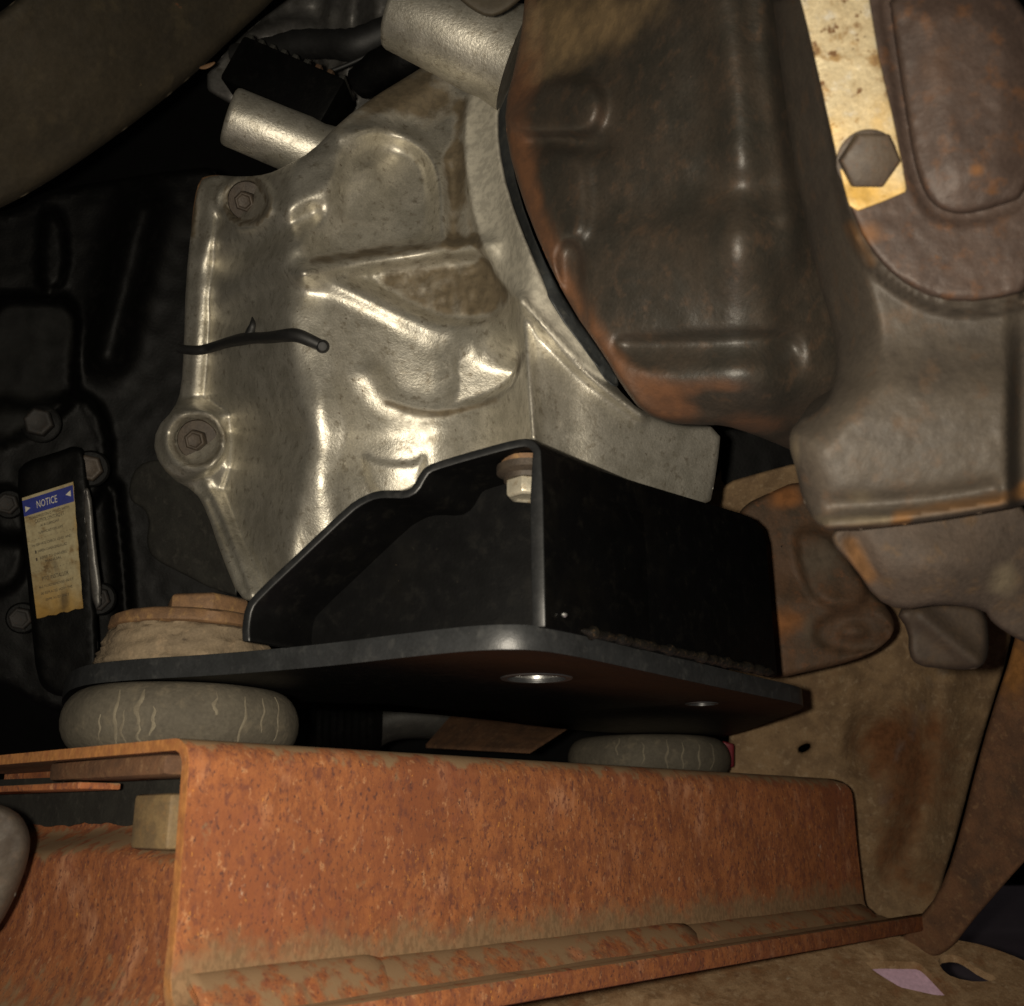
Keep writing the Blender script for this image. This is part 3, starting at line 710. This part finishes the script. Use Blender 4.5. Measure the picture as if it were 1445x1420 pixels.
# ------------------------------------------------------------------ GASKET between housing and iron case
gk = [(741, 25), (735, 70), (721, 110), (716, 150), (718, 200), (732, 275), (760, 352), (800, 430), (850, 498), (878, 545), (860, 546), (832, 503), (782, 438), (742, 356), (712, 276), (699, 206), (699, 150), (714, 92), (730, 35)]
def gask_d(P):
    return np.interp(P[:, 1], [0, 150, 300, 450, 560], [.545, .527, .503, .485, .487])+.0
gs = relief('gasket', gk, lambda P: housing_d(np.c_[P[:, 0]-16, P[:, 1]])+.001, M['gasket'], None, step=6, smooth=1, back=.02, rw=3, rd=.001, rough=.0008)
setp(gs, 'torn black gasket strip along the curved joint between aluminium and brown castings', 'gasket')

# ------------------------------------------------------------------ TRANSFER CASE
tcx = np.array([690, 740, 800, 880, 960, 1040, 1085, 1115, 1200]); tcd = np.array([.505, .482, .462, .444, .428, .415, .418, .430, .45])
xt = np.arange(650, 1230); tb = np.convolve(np.pad(np.interp(xt, tcx, tcd), 36, mode='edge'), ker, 'valid')
def tc_d(P):
    x, y = P[:, 0], P[:, 1]
    d = np.interp(x, xt, tb)+.00011*(500-y)*sstep(1000, 720, x)+.00004*np.abs(y-330)
    h = np.zeros(len(P))
    h += pk(P, [(712, 168), (745, 140), (790, 112), (825, 108), (850, 128), (852, 160), (835, 190), (790, 190), (740, 190)], .013, 12)
    h += blob(P, 822, 145, 26, 34, .006)
    h -= rl(P, [(755, 200), (800, 200), (850, 205)], .006, 14)
    h += pk(P, [(762, 215), (800, 205), (826, 225), (832, 300), (822, 338), (790, 338), (775, 290)], .008, 12)
    h -= pk(P, [(788, 345), (822, 342), (826, 430), (830, 470), (800, 450), (790, 400)], .012, 9)
    # wide shoulder with swellings on the right
    h += rl(P, [(1018, -20), (1030, 60), (1048, 150), (1050, 230)], .011, 42)
    h += rl(P, [(1075, -20), (1085, 90), (1100, 200), (1112, 300)], .006, 17)
    h -= rl(P, [(985, 60), (995, 150), (1000, 230)], .003, 26)
    h -= blob(P, 1040, 262, 70, 30, .007)
    h += blob(P, 1046, 345, 54, 66, .014)+blob(P, 1116, 335, 22, 48, .009)-blob(P, 930, 300, 60, 110, .005)
    h += blob(P, 940, 370, 90, 60, .004)
    h -= blob(P, 900, 290, 90, 40, .004)+blob(P, 960, 180, 30, 60, .003)
    # lower edge: sharp crease, hollow, rolled bottom
    h -= pk(P, [(858, 478), (940, 476), (1050, 470), (1110, 470), (1132, 490), (1132, 540), (1090, 545), (980, 540), (900, 520)], .010, 12)*sstep(548, 480, y)
    h += rl(P, [(880, 474), (960, 473), (1040, 466), (1130, 462)], .0012, 3)
    h += blob(P, 1030, 518, 100, 18, .003)
    h += rl(P, [(870, 560), (930, 592), (1000, 596)], .004, 16)
    d = d+.0000012*np.clip(y-520, 0, None)**2*4
    return d-h
def tc_st(P):
    s = rl(P, [(735, 20), (722, 150), (742, 260), (772, 350), (815, 440), (850, 505)], .9, 24)
    s += pk(P, [(835, 490), (880, 500), (960, 545), (1000, 590), (920, 600), (870, 550)], .8, 30)+blob(P, 1000, 545, 60, 14, .55)+blob(P, 1060, 600, 80, 18, .6)+rl(P, [(730, 0), (760, 60), (740, 120)], .7, 26)
    s += blob(P, 850, 180, 12, 40, .4)
    return s
def tc_st2(P): return pk(P, [(740, -20), (960, -20), (900, 40), (850, 85), (800, 100), (760, 120), (740, 60)], .8, 60)
tc_out = [(742, -30), (738, 30), (728, 90), (712, 150), (716, 205), (735, 275), (766, 355), (806, 435), (852, 500), (878, 545), (907, 583), (945, 598), (990, 600), (1022, 600), (1060, 612), (1105, 630), (1160, 655), (1230, 660), (1230, -30)]
tc = thing('transfer_case', 'large brown rust stained iron transfer case hanging close on the right', 'transfer case', W(1050, 400, .43))
relief('main_case', tc_out, tc_d, M['ironcase'], tc, step=6, smooth=1, back=.07, rw=8, rd=.006, stain=tc_st, stain2=tc_st2, rough=.0006)
# rear half: flange side, flat cover seat, barrel
seat = [(1130, -30), (1150, 60), (1170, 170), (1190, 280), (1212, 345), (1255, 398), (1320, 432), (1390, 435), (1470, 415), (1470, -30)]
def rc_d(P):
    x, y = P[:, 0], P[:, 1]
    d = .372-.00003*(x-1200)
    edge, _ = seg_dist(P, [(1085, -30), (1100, 100), (1122, 250), (1150, 380), (1176, 470), (1180, 530), (1140, 590), (1112, 610), (1114, 650), (1135, 715)])
    left = np.clip(1-edge/70, 0, 1); d = d+.055*left**1.25*sstep(620, 380, y)+.016*np.clip(1-edge/60, 0, 1)**2*sstep(420, 600, y)
    h = pk(P, seat, .012, 5, 2)
    h += rl(P, [(1180, 250), (1206, 345), (1250, 402), (1320, 438), (1390, 442), (1470, 422)], .006, 5)
    h -= rl(P, [(1200, 300), (1222, 350), (1262, 393), (1322, 424), (1390, 427), (1470, 408)], .003, 3.5)
    # barrel below
    h += .012*sstep(450, 560, y)*(1-((y-620)/170)**2)*sstep(1440, 1418, x)
    h -= .010*sstep(1415, 1445, x)*sstep(400, 520, y)
    h += rl(P, [(1165, 742), (1300, 730), (1410, 712), (1450, 700)], .006, 10)
    h -= rl(P, [(1180, 712), (1300, 706), (1400, 690)], .004, 12)
    return d-h
def rc_st(P): return rl(P, [(1270, 725), (1340, 716), (1420, 702), (1450, 690)], 1.0, 13, .5, 1)+blob(P, 1440, 640, 10, 60, .4)+rl(P, [(1200, 320), (1230, 370)], .6, 14)+rl(P, [(1150, 745), (1280, 738)], .5, 8)
def rc_st2(P): return blob(P, 1118, 640, 14, 40, .9)+rl(P, [(1150, 735), (1250, 735)], .7, 10)+blob(P, 1210, 700, 30, 14, .5)
rc_out = [(1084, -30), (1100, 100), (1122, 250), (1150, 380), (1176, 465), (1182, 520), (1168, 570), (1120, 598), (1112, 625), (1124, 665), (1132, 705), (1150, 738), (1175, 752), (1300, 738), (1400, 722), (1480, 706), (1480, -30)]
relief('rear_case', rc_out, rc_d, M['barrel'], tc, step=6, smooth=1, back=.06, rw=9, rd=.007, stain=rc_st, stain2=rc_st2, rough=.0005)
cov_out = [(1250, -30), (1262, 60), (1282, 190), (1294, 250), (1312, 288), (1345, 304), (1385, 300), (1470, 270), (1470, -30)]
groove = [(1236, -30), (1250, 60), (1272, 190), (1284, 255), (1304, 300), (1345, 318), (1390, 313), (1470, 283), (1470, -30)]
seat_d = lambda P: rc_d(P)
relief('cover_seat', [(1133, -30), (1153, 60), (1172, 160), (1196, 285), (1222, 345), (1262, 392), (1320, 424), (1390, 426), (1475, 405), (1475, -30)], lambda P: rc_d(P)-.004+pk(P, groove, .002, 5, 2), M['cover'], tc, step=6, smooth=1, back=.004, rw=4, rd=.001,
       stain=lambda P: blob(P, 1225, 330, 34, 24, .7)+blob(P, 1340, 380, 40, 20, .3), rough=.0005)
relief('rear_cover', cov_out, lambda P: .372-.00003*(P[:, 0]-1200)-.0195-.004*sstep(0, 60, sd(P, chaikin(cov_out, 2))), M['cover'], tc, step=7, smooth=2, back=.016, rw=9, rd=.006,
       stain=lambda P: blob(P, 1378, 240, 14, 12, 1)+blob(P, 1330, 100, 50, 60, .42)+blob(P, 1400, 270, 14, 8, .7), rough=.0005)
# iron below the barrel
lo_out = [(1180, 742), (1300, 730), (1480, 700), (1480, 920), (1440, 905), (1400, 880), (1390, 860), (1330, 852), (1270, 862), (1235, 845), (1205, 800), (1170, 765)]
relief('lower_case', lo_out, lambda P: .395+.0001*(P[:, 1]-740)-blob(P, 1330, 800, 110, 50, .012)+rl(P, [(1205, 760), (1250, 850)], .004, 14), M['lowiron'], tc, step=8, smooth=1, back=.05, rw=8, rd=.006,
       stain=lambda P: rl(P, [(1200, 770), (1225, 810)], .8, 16)+blob(P, 1270, 820, 30, 14, .4), stain2=lambda P: blob(P, 1420, 820, 30, 30, .8), rough=.0006)
relief('hanger_lug', [(1262, 862), (1300, 850), (1370, 852), (1392, 866), (1396, 910), (1392, 935), (1375, 946), (1330, 944), (1295, 940), (1282, 925), (1282, 890)],
       lambda P: .432-.0000*(P[:, 0])-rl(P, [(1300, 870), (1385, 940)], .005, 14), M['lug'], tc, step=7, smooth=1, back=.02, rw=9, rd=.006, stain=lambda P: blob(P, 1330, 930, 40, 20, .5))
# tag and bolt on the case
tag_out = [(1122, -30), (1222, -30), (1240, 80), (1260, 165), (1270, 215), (1280, 270), (1245, 285), (1210, 298), (1198, 290), (1185, 240), (1165, 150), (1140, 40)]
tg_ = relief('identification_tag', tag_out, lambda P: .372-.00003*(P[:, 0]-1200)-.0178, M['gold'], None, step=9, smooth=0, back=.0012, rw=2, rd=.0006, rough=.0003,
             stain=lambda P: sstep(40, 240, P[:, 1])*.62)
setp(tg_, 'speckled gold and white metal tag under the large hex bolt on the right', 'tag')
bt = thing('cover_bolt', 'dark brown hex bolt holding the speckled gold metal tag', 'bolt', W(1222, 226, .356))
bax = unit(-unit(ray(1222, 226))+np.array([.22, 0, -.04]))
lathe('collar', W(1222, 226, .3545), bax, [(.0098, 0), (.0098, .0012), (.0085, .0018)], M['boltiron'], bt, 28)
hexprism('head', W(1222, 226, .3545)+bax*.0014, bax, .0096, .0062, M['boltiron'], bt, rot=.52, cham=.1)

# ------------------------------------------------------------------ FRAME PARTS at lower right
fr_out = [(1000, 650), (1120, 640), (1200, 640), (1380, 760), (1432, 850), (1424, 920), (1395, 1010), (1372, 1090), (1352, 1170), (1332, 1235), (1310, 1320), (1240, 1350), (1130, 1350), (1020, 1260), (1024, 1120), (1034, 960), (1000, 800)]
def fr_d(P):
    d = .90+.00016*(1120-P[:, 1])*sstep(1000, 600, P[:, 1])-.00014*(P[:, 0]-1100)-.00016*(P[:, 1]-1000)*sstep(1000, 1250, P[:, 1])
    h = -pk(P, [(1180, 1040), (1240, 1010), (1290, 1050), (1260, 1200), (1215, 1260), (1200, 1150)], .010, 30)+rl(P, [(1200, 960), (1180, 1050), (1205, 1110)], .008, 16)+rl(P, [(1330, 960), (1320, 1080), (1290, 1200)], .020, 34)-blob(P, 1235, 1040, 34, 60, .012, .5)
    h += pk(P, [(1240, 1222), (1262, 1222), (1268, 1245), (1250, 1255), (1236, 1245)], .004, 4)
    return d-h
frs = relief('frame_bracket', fr_out, fr_d, M['sand'], None, step=8, smooth=1, back=.01, rw=7, rd=.005, holes=[[(1124, 1056), (1138, 1048), (1146, 1051), (1140, 1060), (1128, 1064)]],
       stain=lambda P: pk(P, [(1230, 1030), (1340, 990), (1350, 1100), (1290, 1210), (1225, 1250), (1240, 1130)], .58, 50)+blob(P, 1245, 1045, 40, 40, .5)+blob(P, 1120, 980, 70, 40, .25)+blob(P, 1300, 1250, 60, 40, .4)+.12, stain2=lambda P: rl(P, [(1330, 930), (1290, 1030), (1250, 1090), (1240, 1150)], .35, 16), rough=.0015)
setp(frs, 'dusty tan pressed steel frame bracket with a small hole behind the crossmember end', 'frame bracket')
rail_out = [(1440, 862), (1480, 850), (1480, 1180), (1440, 1222), (1400, 1268), (1372, 1300), (1345, 1336), (1320, 1352), (1220, 1372), (1306, 1290), (1336, 1236), (1356, 1170), (1376, 1090), (1398, 1010), (1428, 920)]
frr = relief('frame_rail', rail_out, lambda P: .74-.0004*(P[:, 0]-1400), M['rustdark'], None, step=9, smooth=1, back=.03, rw=6, rd=.004, stain2=lambda P: blob(P, 1430, 940, 30, 60, .9), rough=.0015,
       stain=lambda P: pk(P, [(1400, 1060), (1480, 1040), (1480, 1180), (1340, 1320), (1360, 1180)], .35, 20))
setp(frr, 'rusty brown chassis rail along the right edge of the picture', 'frame rail')
dk = relief('shadow_strip', [(1018, 606), (1110, 590), (1160, 640), (1115, 660), (1030, 690), (1018, 680)], lambda P: .86+0*P[:, 0], M['oily'], None, step=10, smooth=0, back=.03, rw=4, rd=.002, rough=.001)  # black strip that paints in the shadow right of the housing edge
setp(dk, 'small black strip standing in for the shadow in the gap beside the aluminium housing', 'beam')
top = relief('tan_beam', [(1018, 700), (1022, 682), (1070, 668), (1130, 652), (1180, 650), (1180, 760), (1060, 760), (1020, 735)], lambda P: .80+.0002*(P[:, 1]-680), M['sand'], None, step=8, smooth=1, back=.04, rw=6, rd=.004, rough=.0012)
setp(top, 'tan dusty beam with pitted top edge above the rusty hanger arm', 'beam')
arm_out = [(1036, 738), (1050, 712), (1085, 696), (1125, 678), (1160, 690), (1200, 790), (1232, 838), (1255, 860), (1264, 885), (1254, 905), (1225, 925), (1185, 938), (1140, 948), (1096, 958), (1070, 955), (1060, 850)]
arm_holes = [[(1100, 752), (1094, 775), (1098, 800), (1112, 818), (1140, 834), (1128, 812), (1112, 795), (1106, 765)]]
def arm_d(P):
    d = .70-.0001*(P[:, 1]-700)
    h = rl(P, [(1100, 850), (1160, 860), (1235, 880)], .006, 24)
    rr = np.hypot((P[:, 0]-1203)/58, (P[:, 1]-893)/30); h -= .006*sstep(1.0, .85, rr); h += .006*sstep(.45, .2, rr)
    h += pk(P, [(1120, 740), (1180, 760), (1240, 850), (1160, 860), (1130, 810)], .010, 8)
    return d-h
ar = thing('hanger_arm', 'rusty cast hanger arm with rounded eye beside the black bracket', 'hanger arm', W(1160, 830, .70))
relief('arm_body', arm_out, arm_d, M['armrust'], ar, step=7, smooth=1, back=.025, rw=8, rd=.006, stain=lambda P: blob(P, 1160, 790, 30, 50, .8)+blob(P, 1140, 890, 14, 40, .6), stain2=lambda P: blob(P, 1105, 880, 34, 30, .8)+blob(P, 1110, 700, 30, 20, .9), rough=.0012)
tube('dark_gap_tube', [W(x, y, .699) for x, y in ((1106, 745), (1098, 775), (1104, 800), (1122, 818), (1142, 832))], [.002, .006, .007, .0055, .0015], M['oily'], ar, 10)  # black tube standing in for the dark crescent gap, its shade put into colour
rdb = relief('red_bracket', [(1020, 1046), (1036, 1050), (1036, 1082), (1022, 1086)], lambda P: .86+0*P[:, 0], M['red'], None, step=6, smooth=0, back=.02, rw=3, rd=.002)
setp(rdb, 'small dark red part behind the right rubber mount', 'bracket')
# lower flange plate under the crossmember with slots
LP0 = onz(1200, 1330, ZB-.022); LPN = unit([0, -.75, 1.0])
def lp(x, y): return onplane(x, y, LP0, LPN)
lpo = [(560, 1450), (640, 1402), (780, 1385), (950, 1350), (1120, 1330), (1250, 1322), (1300, 1325), (1365, 1328), (1420, 1346), (1470, 1366), (1470, 1500), (900, 1500)]
slot1 = [(1218, 1360), (1234, 1358), (1290, 1358), (1302, 1364), (1340, 1402), (1336, 1406), (1276, 1398), (1262, 1392)]
slot2 = [(1322, 1350), (1346, 1347), (1362, 1355), (1380, 1368), (1415, 1382), (1380, 1386), (1345, 1380), (1328, 1368)]
slot3 = [(800, 1424), (860, 1412), (960, 1413), (1010, 1424), (960, 1440), (850, 1440)]
o2 = resample(np.array([lp(x, y)[:2] for x, y in chaikin(lpo, 2)]), .008); hh = [resample(np.array([lp(x, y)[:2] for x, y in chaikin(s, 1)]), .003) for s in (slot1, slot2, slot3)]
x0, y0 = o2.min(0); x1, y1 = o2.max(0); g = np.stack(np.meshgrid(np.arange(x0, x1, .008), np.arange(y0, y1, .008)), -1).reshape(-1, 2)
g = g[inside(g, o2)]; g = g[np.min([seg_dist(g, l, True)[0] for l in [o2]+hh], 0) > .004]
V2, T2 = tri2d(o2, hh, g)
zz = LP0[2]+.75*(V2[:, 1]-LP0[1])+.0035*vnoise(V2*1000, 45)+.0015*vnoise(V2*1000, 14)
nv = len(V2); V3 = np.vstack([np.c_[V2, zz], np.c_[V2, zz-.005]])
cnt = {}
for t in T2:
    for a, b in ((t[0], t[1]), (t[1], t[2]), (t[2], t[0])): k = (min(a, b), max(a, b)); cnt[k] = cnt.get(k, 0)+1
F3 = [tuple(t) for t in T2]+[tuple(nv+i for i in t[::-1]) for t in T2]+[(a, b, nv+b, nv+a) for (a, b), c in cnt.items() if c == 1]
lf = mesh_obj('lower_plate', V3, F3, M['sandlight'], None, sharp=.9, attrs={'stain': np.r_[.45+.3*vnoise(V2*1000, 60)]*1 if False else np.tile(.35+.5*vnoise(V2*1000, 60), 2)})
setp(lf, 'sandy rust flecked lower plate with slotted holes along the bottom right edge', 'frame plate')
ps = prism('pink_sheet', [onplane(x, y, LP0-UP*.012, LPN) for x, y in ((1150, 1372), (1312, 1355), (1352, 1425), (1200, 1440))], np.array([0, 0, -.001]), M['pink'], None, 0)
setp(ps, 'pink sheet showing through a slot in the sandy lower plate', 'sheet')

# muddy bushing end at the left edge
lb = W(-30, 1215, .36)
bu = thing('muddy_bushing', 'grey muddy rounded metal piece at the left edge in front of the crossmember', 'bushing', lb)
relief('body', [(-40, 1128), (5, 1136), (30, 1150), (43, 1176), (42, 1205), (30, 1245), (12, 1285), (-10, 1320), (-40, 1330)], lambda P: .44+.0000*P[:, 0]+.00004*(P[:, 1]-1200)-.006*sstep(0, 50, 40-P[:, 0]), M['barrel'], bu, step=6, smooth=1, back=.05, rw=14, rd=.012, rough=.0012)

# ------------------------------------------------------------------ between plate and crossmember
rpz = [onz(x, y, ZT+.03) for x, y in ((590, 1052), (655, 1008), (812, 1026), (752, 1068))]
rs_ = prism('rusty_shield', [W(600, 1056, .95), W(640, 1012, .98), W(660, 1008, 1.0), W(806, 1027, .93), W(748, 1064, .86)], np.array([0, .004, .004]), M['rustdark'], None, .001)
setp(rs_, 'flat rusty shield plate seen through the gap under the black plate', 'heat shield')
bel = [W(x, 1022, .93) for x in np.linspace(418, 535, 24)]
bl = tube('bellows', bel, .022, M['oily'], None, 20, rib=(.12,), sm=0); setp(bl, 'black ribbed rubber bellows in the gap beside the left rubber mount', 'bellows')
pp = tube('exhaust_pipe', [W(512, 1034, .98), W(545, 1014, .99), W(600, 1010, 1.0), W(680, 1022, 1.02)], .02, M['greyplate'], None, 16); setp(pp, 'dark curved pipe between the black bellows and rusty shield', 'pipe')

# ------------------------------------------------------------------ TRANSMISSION (left, black and oily)
trn_out = [(-30, 300), (20, 296), (60, 270), (110, 262), (180, 250), (250, 240), (310, 235), (320, 300), (300, 420), (300, 560), (300, 700), (380, 850), (380, 960), (200, 985), (120, 1010), (60, 1000), (20, 975), (-30, 960)]
def tr_d(P):
    x, y = P[:, 0], P[:, 1]
    d = .80+.0001*(x-100)-.00002*(y-600)
    h = pk(P, [(-30, 420), (60, 420), (112, 425), (104, 520), (110, 560), (60, 600), (-30, 640)], .03, 8)+pk(P, [(60, 302), (76, 298), (92, 315), (94, 400), (54, 420)], .02, 5)
    h += pk(P, [(-30, 560), (60, 575), (110, 555), (140, 575), (155, 630), (150, 700), (60, 760), (-30, 760)], .035, 8)
    h += rl(P, [(105, 556), (135, 575), (152, 620), (152, 690)], .006, 6)
    h += rl(P, [(200, 300), (150, 500)], .02, 30)+rl(P, [(160, 690), (172, 790), (178, 880)], .02, 8)
    h += pk(P, [(-30, 690), (30, 690), (40, 760), (30, 830), (-30, 840)], .015, 6)
    return d-h
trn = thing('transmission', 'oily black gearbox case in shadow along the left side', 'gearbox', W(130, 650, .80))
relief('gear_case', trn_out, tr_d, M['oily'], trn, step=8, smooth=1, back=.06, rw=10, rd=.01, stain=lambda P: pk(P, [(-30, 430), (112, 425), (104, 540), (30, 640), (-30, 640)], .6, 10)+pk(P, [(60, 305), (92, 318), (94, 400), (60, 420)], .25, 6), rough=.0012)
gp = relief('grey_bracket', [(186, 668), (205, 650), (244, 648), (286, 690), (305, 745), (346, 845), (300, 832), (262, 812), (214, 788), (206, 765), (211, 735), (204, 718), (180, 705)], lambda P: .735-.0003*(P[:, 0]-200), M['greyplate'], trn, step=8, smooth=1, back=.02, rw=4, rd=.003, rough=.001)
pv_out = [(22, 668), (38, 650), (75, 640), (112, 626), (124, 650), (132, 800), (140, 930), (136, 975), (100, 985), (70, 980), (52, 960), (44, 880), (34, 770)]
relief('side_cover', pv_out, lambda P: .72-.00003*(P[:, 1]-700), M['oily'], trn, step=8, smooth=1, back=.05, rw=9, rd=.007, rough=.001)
relief('cover_spine', [(116, 690), (128, 688), (134, 760), (146, 852), (132, 862), (124, 790)], lambda P: .705+0*P[:, 0], M['greycast'], trn, step=6, smooth=1, back=.02, rw=5, rd=.004, rough=.001)
def dbolt(x, y, d, r, label, m='boltdim', ax=None):
    t = thing('cap_screw', label, 'bolt', W(x, y, d), 'hex bolts on the black gearbox'); ax = unit(np.array(ax if ax is not None else (.25, -1, -.25)))
    lathe('washer', W(x, y, d), ax, [(r*1.35, 0), (r*1.35, .002), (r*1.2, .003)], M['oily'], t, 24)
    hexprism('head', W(x, y, d)+ax*.003, ax, r, r*.9, M[m], t, rot=.3, dish=.0005)
dbolt(58, 598, .735, .010, 'rusty hex bolt above the notice sticker on the black gearbox')
dbolt(128, 662, .735, .0095, 'hex bolt beside the upper right corner of the notice sticker', 'boltrust')
dbolt(14, 712, .735, .0075, 'dim hex bolt at the left edge beside the notice sticker top')
dbolt(32, 872, .735, .0080, 'dim hex bolt left of the notice sticker bottom corner')
dbolt(140, 845, .735, .0085, 'dark hex bolt right of the notice sticker bottom, above the rubber cushion')
# notice sticker
sdp = .708
c00, c10, c11, c01 = W(31, 703, sdp), W(103, 680, sdp), W(117, 858, sdp), W(52, 873, sdp)
stn = unit(np.cross(c10-c00, c01-c00)); stn = stn if stn[1] < 0 else -stn
stk = thing('notice_sticker', 'yellowed notice sticker with blue header on the black gearbox cover', 'sticker', (c00+c11)/2)
def bil(a, b, off=0): return (c00*(1-a)+c10*a)*(1-b)+(c01*(1-a)+c11*a)*b+stn*off
def sheet(name, a0, a1, b0, b1, off, m, n=(12, 24), ragged=False, parent=stk, attrs=True):
    V, Fq, s1, s2 = [], [], [], []
    for j in range(n[1]+1):
        for i in range(n[0]+1):
            a = a0+(a1-a0)*i/n[0]; b = b0+(b1-b0)*j/n[1]
            if ragged and j == n[1]: b += .005*math.sin(i*1.7)+.003*math.sin(i*4.1)
            if ragged and i == n[0]: a += .005*math.sin(j*1.7)
            V.append(bil(a, b, off)); s1.append(max(0, (b-.55)*1.5, (a-.8)*2.2)); s2.append(.5*math.exp(-((a-.56-.06*math.sin(b*9))/.09)**2)*(b > .2)*(.6+.4*math.sin(b*23))+max(0, (b-.8)*2.2)*.8)
    m0 = n[0]+1
    for j in range(n[1]):
        for i in range(n[0]): k = j*m0+i; Fq.append((k, k+1, k+m0+1, k+m0))
    nv = len(V); V += [p-stn*.0003 for p in V]; Fq += [tuple(nv+i for i in f[::-1]) for f in Fq[:]]
    return mesh_obj(name, V, Fq, m, parent, attrs={'stain': s1*2, 'stain2': s2*2})
sheet('paper', 0, 1, 0, 1, .0, M['paper'], ragged=True)
sheet('blue_header', .005, .995, .025, .155, .0006, M['blue'], (4, 2))
def tri(a, b, da, db):
    pts = [bil(a, b-db, .0011), bil(a, b+db, .0011), bil(a+da, b, .0011)]
    prism('arrow_mark', pts, -stn*.0002, M['white'], stk, 0)
tri(.05, .10, .10, .024); tri(.95, .085, -.10, .024)
def text(s, a, b, hfrac, m, wfrac=None):
    cu = bpy.data.curves.new('t', 'FONT'); cu.body = s; cu.align_x = 'CENTER'; cu.align_y = 'CENTER'; cu.size = 1; cu.resolution_u = 2
    to = bpy.data.objects.new('t', cu); COL.objects.link(to); dg = bpy.context.evaluated_depsgraph_get()
    me = bpy.data.meshes.new_from_object(to.evaluated_get(dg)); bpy.data.objects.remove(to)
    v = np.array([tuple(q.co) for q in me.vertices]); f = [tuple(p.vertices) for p in me.polygons]
    wd = v[:, 0].max()-v[:, 0].min(); v[:, 1] -= (v[:, 1].max()+v[:, 1].min())/2
    sx = (wfrac/wd) if wfrac else hfrac*2.2
    P = np.array([bil(a+p[0]*sx, b-p[1]*hfrac*1.35, .0013) for p in v])
    mesh_obj('lettering', P, f, m, stk, smooth=False)
text('NOTICE', .48, .092, .062, M['white'], .40)
for s, b, h, wf in (('TRANSMISSION IS FILLED WITH', .185, .024, .80), ('CASTROL SYNTORQ LT', .225, .032, .58), ('AS A LUBRICANT', .265, .022, .38), ('LUBRICATION LIFE', .32, .022, .50),
                   ('- - - - - - - - - - - - - - -', .365, .02, .92), ('IN SERVICE CHECK LEVEL AND', .41, .022, .80), ('WHEN CHANGING FLUID', .465, .024, .60), ('REFER TO OWNERS', .525, .024, .54), ('MANUAL', .56, .022, .34),
                   ('- - - - - - - - - - - - - - -', .625, .02, .92), ('PTO INSTALLER', .695, .036, .55), ('ALL FLUID REMOVED MUST', .755, .022, .72), ('BE REPLACED WITH THE', .81, .022, .66), ('SAME FLUID ONLY', .865, .022, .5)):
    text(s, .5, b, h, M['ink'], wf)
for b in (.465, .525): sheet('bullet_mark', .14, .165, b-.012, b+.014, .0009, M['ink'], (1, 1))

# ------------------------------------------------------------------ top left: tunnel panel, harness, grey casting
tun = relief('tunnel_panel', [(-40, -40), (420, -40), (385, 2), (330, 52), (285, 95), (235, 138), (170, 188), (110, 230), (60, 262), (10, 290), (-40, 310)],
             lambda P: .70+.0004*(P[:, 0]-100)+.0002*(P[:, 1]-100)-blob(P, 120, 100, 200, 150, .02), M['tunnel'], None, step=10, smooth=1, back=.03, rw=14, rd=.012, rough=.0012)
setp(tun, 'broad dull brown floor panel filling the dark upper left corner', 'panel')
gtop = relief('gearbox_top', [(280, 120), (330, 60), (390, 10), (450, -30), (640, -30), (640, 90), (560, 150), (520, 175), (470, 200), (420, 190), (330, 150)],
              lambda P: .82-pk(P, [(470, -30), (530, -30), (520, 60), (505, 140), (460, 140), (450, 60)], .03, 8)-rl(P, [(500, -20), (490, 120)], .02, 12)-pk(P, [(340, 40), (440, 20), (460, 60), (350, 70)], .02, 8), M['greycast'], None, step=8, smooth=1, back=.04, rw=6, rd=.005, rough=.004)
setp(gtop, 'dim grey cast gearbox top behind the wiring in the upper left', 'gearbox')
hz = thing('wiring_harness', 'black wrapped wiring harness running above the aluminium stub', 'harness', W(450, 60, .72))
tube('main_loom', [W(x, y, d) for x, y, d in ((330, 78, .75), (385, 72, .74), (420, 62, .73), (470, 62, .72), (500, 66, .71), (540, 48, .71), (590, 20, .70), (640, -20, .70))], [.007, .0085, .0095, .0090, .0105, .0095, .0095, .009], M['cable'], hz, 14, rib=(.06,))
tube('branch_loom', [W(x, y, d) for x, y, d in ((505, 120, .70), (540, 95, .69), (580, 80, .68), (610, 66, .68))], [.010, .0125, .013, .012], M['oily'], hz, 14, rib=(.05,))
tube('thin_wire', [W(x, y, .70) for x, y in ((455, 105), (490, 92), (520, 78), (545, 62))], .0014, M['cable'], hz, 8)
con = thing('connector_block', 'black rectangular connector block behind the aluminium stub', 'connector', W(405, 120, .69))
cdv = W(478, 152, .67)-W(335, 88, .70)
ex = cdv/2; ez = np.array([0, .02, .006]); ey = unit(np.cross(ex, ez))*.0165
box('body', W(406, 128, .70), ex, ey, ez, M['oily'], con, .003)
bx_ = unit(ex)
for k in range(9):
    c = W(406, 128, .70)-ex*.9+ex*1.8*k/8-ey*1.0 if (ey[2] < 0) else W(406, 128, .70)-ex*.9+ex*1.8*k/8+ey*1.0
    box('ridge', c, bx_*.0022, unit(ey)*.0022, ez*.9, M['armrust' if k in (6, 7) else 'greyplate'], con, .0008)
rst = relief('orange_clip', [(278, 96), (292, 90), (306, 86), (300, 94), (288, 99)], lambda P: .69+0*P[:, 0], M['washer'], None, step=4, smooth=1, back=.006, rw=2, rd=.001)
setp(rst, 'tiny orange rusty clip at the edge of the brown floor panel', 'clip')
upb = relief('dark_bracket', [(640, -40), (770, -40), (735, 0), (712, 18), (690, 26), (665, 14), (640, -8)], lambda P: .50+0*P[:, 0], M['tunnel'], None, step=8, smooth=1, back=.03, rw=6, rd=.004)
setp(upb, 'dark olive bracket corner at the top edge above the aluminium boss', 'bracket')
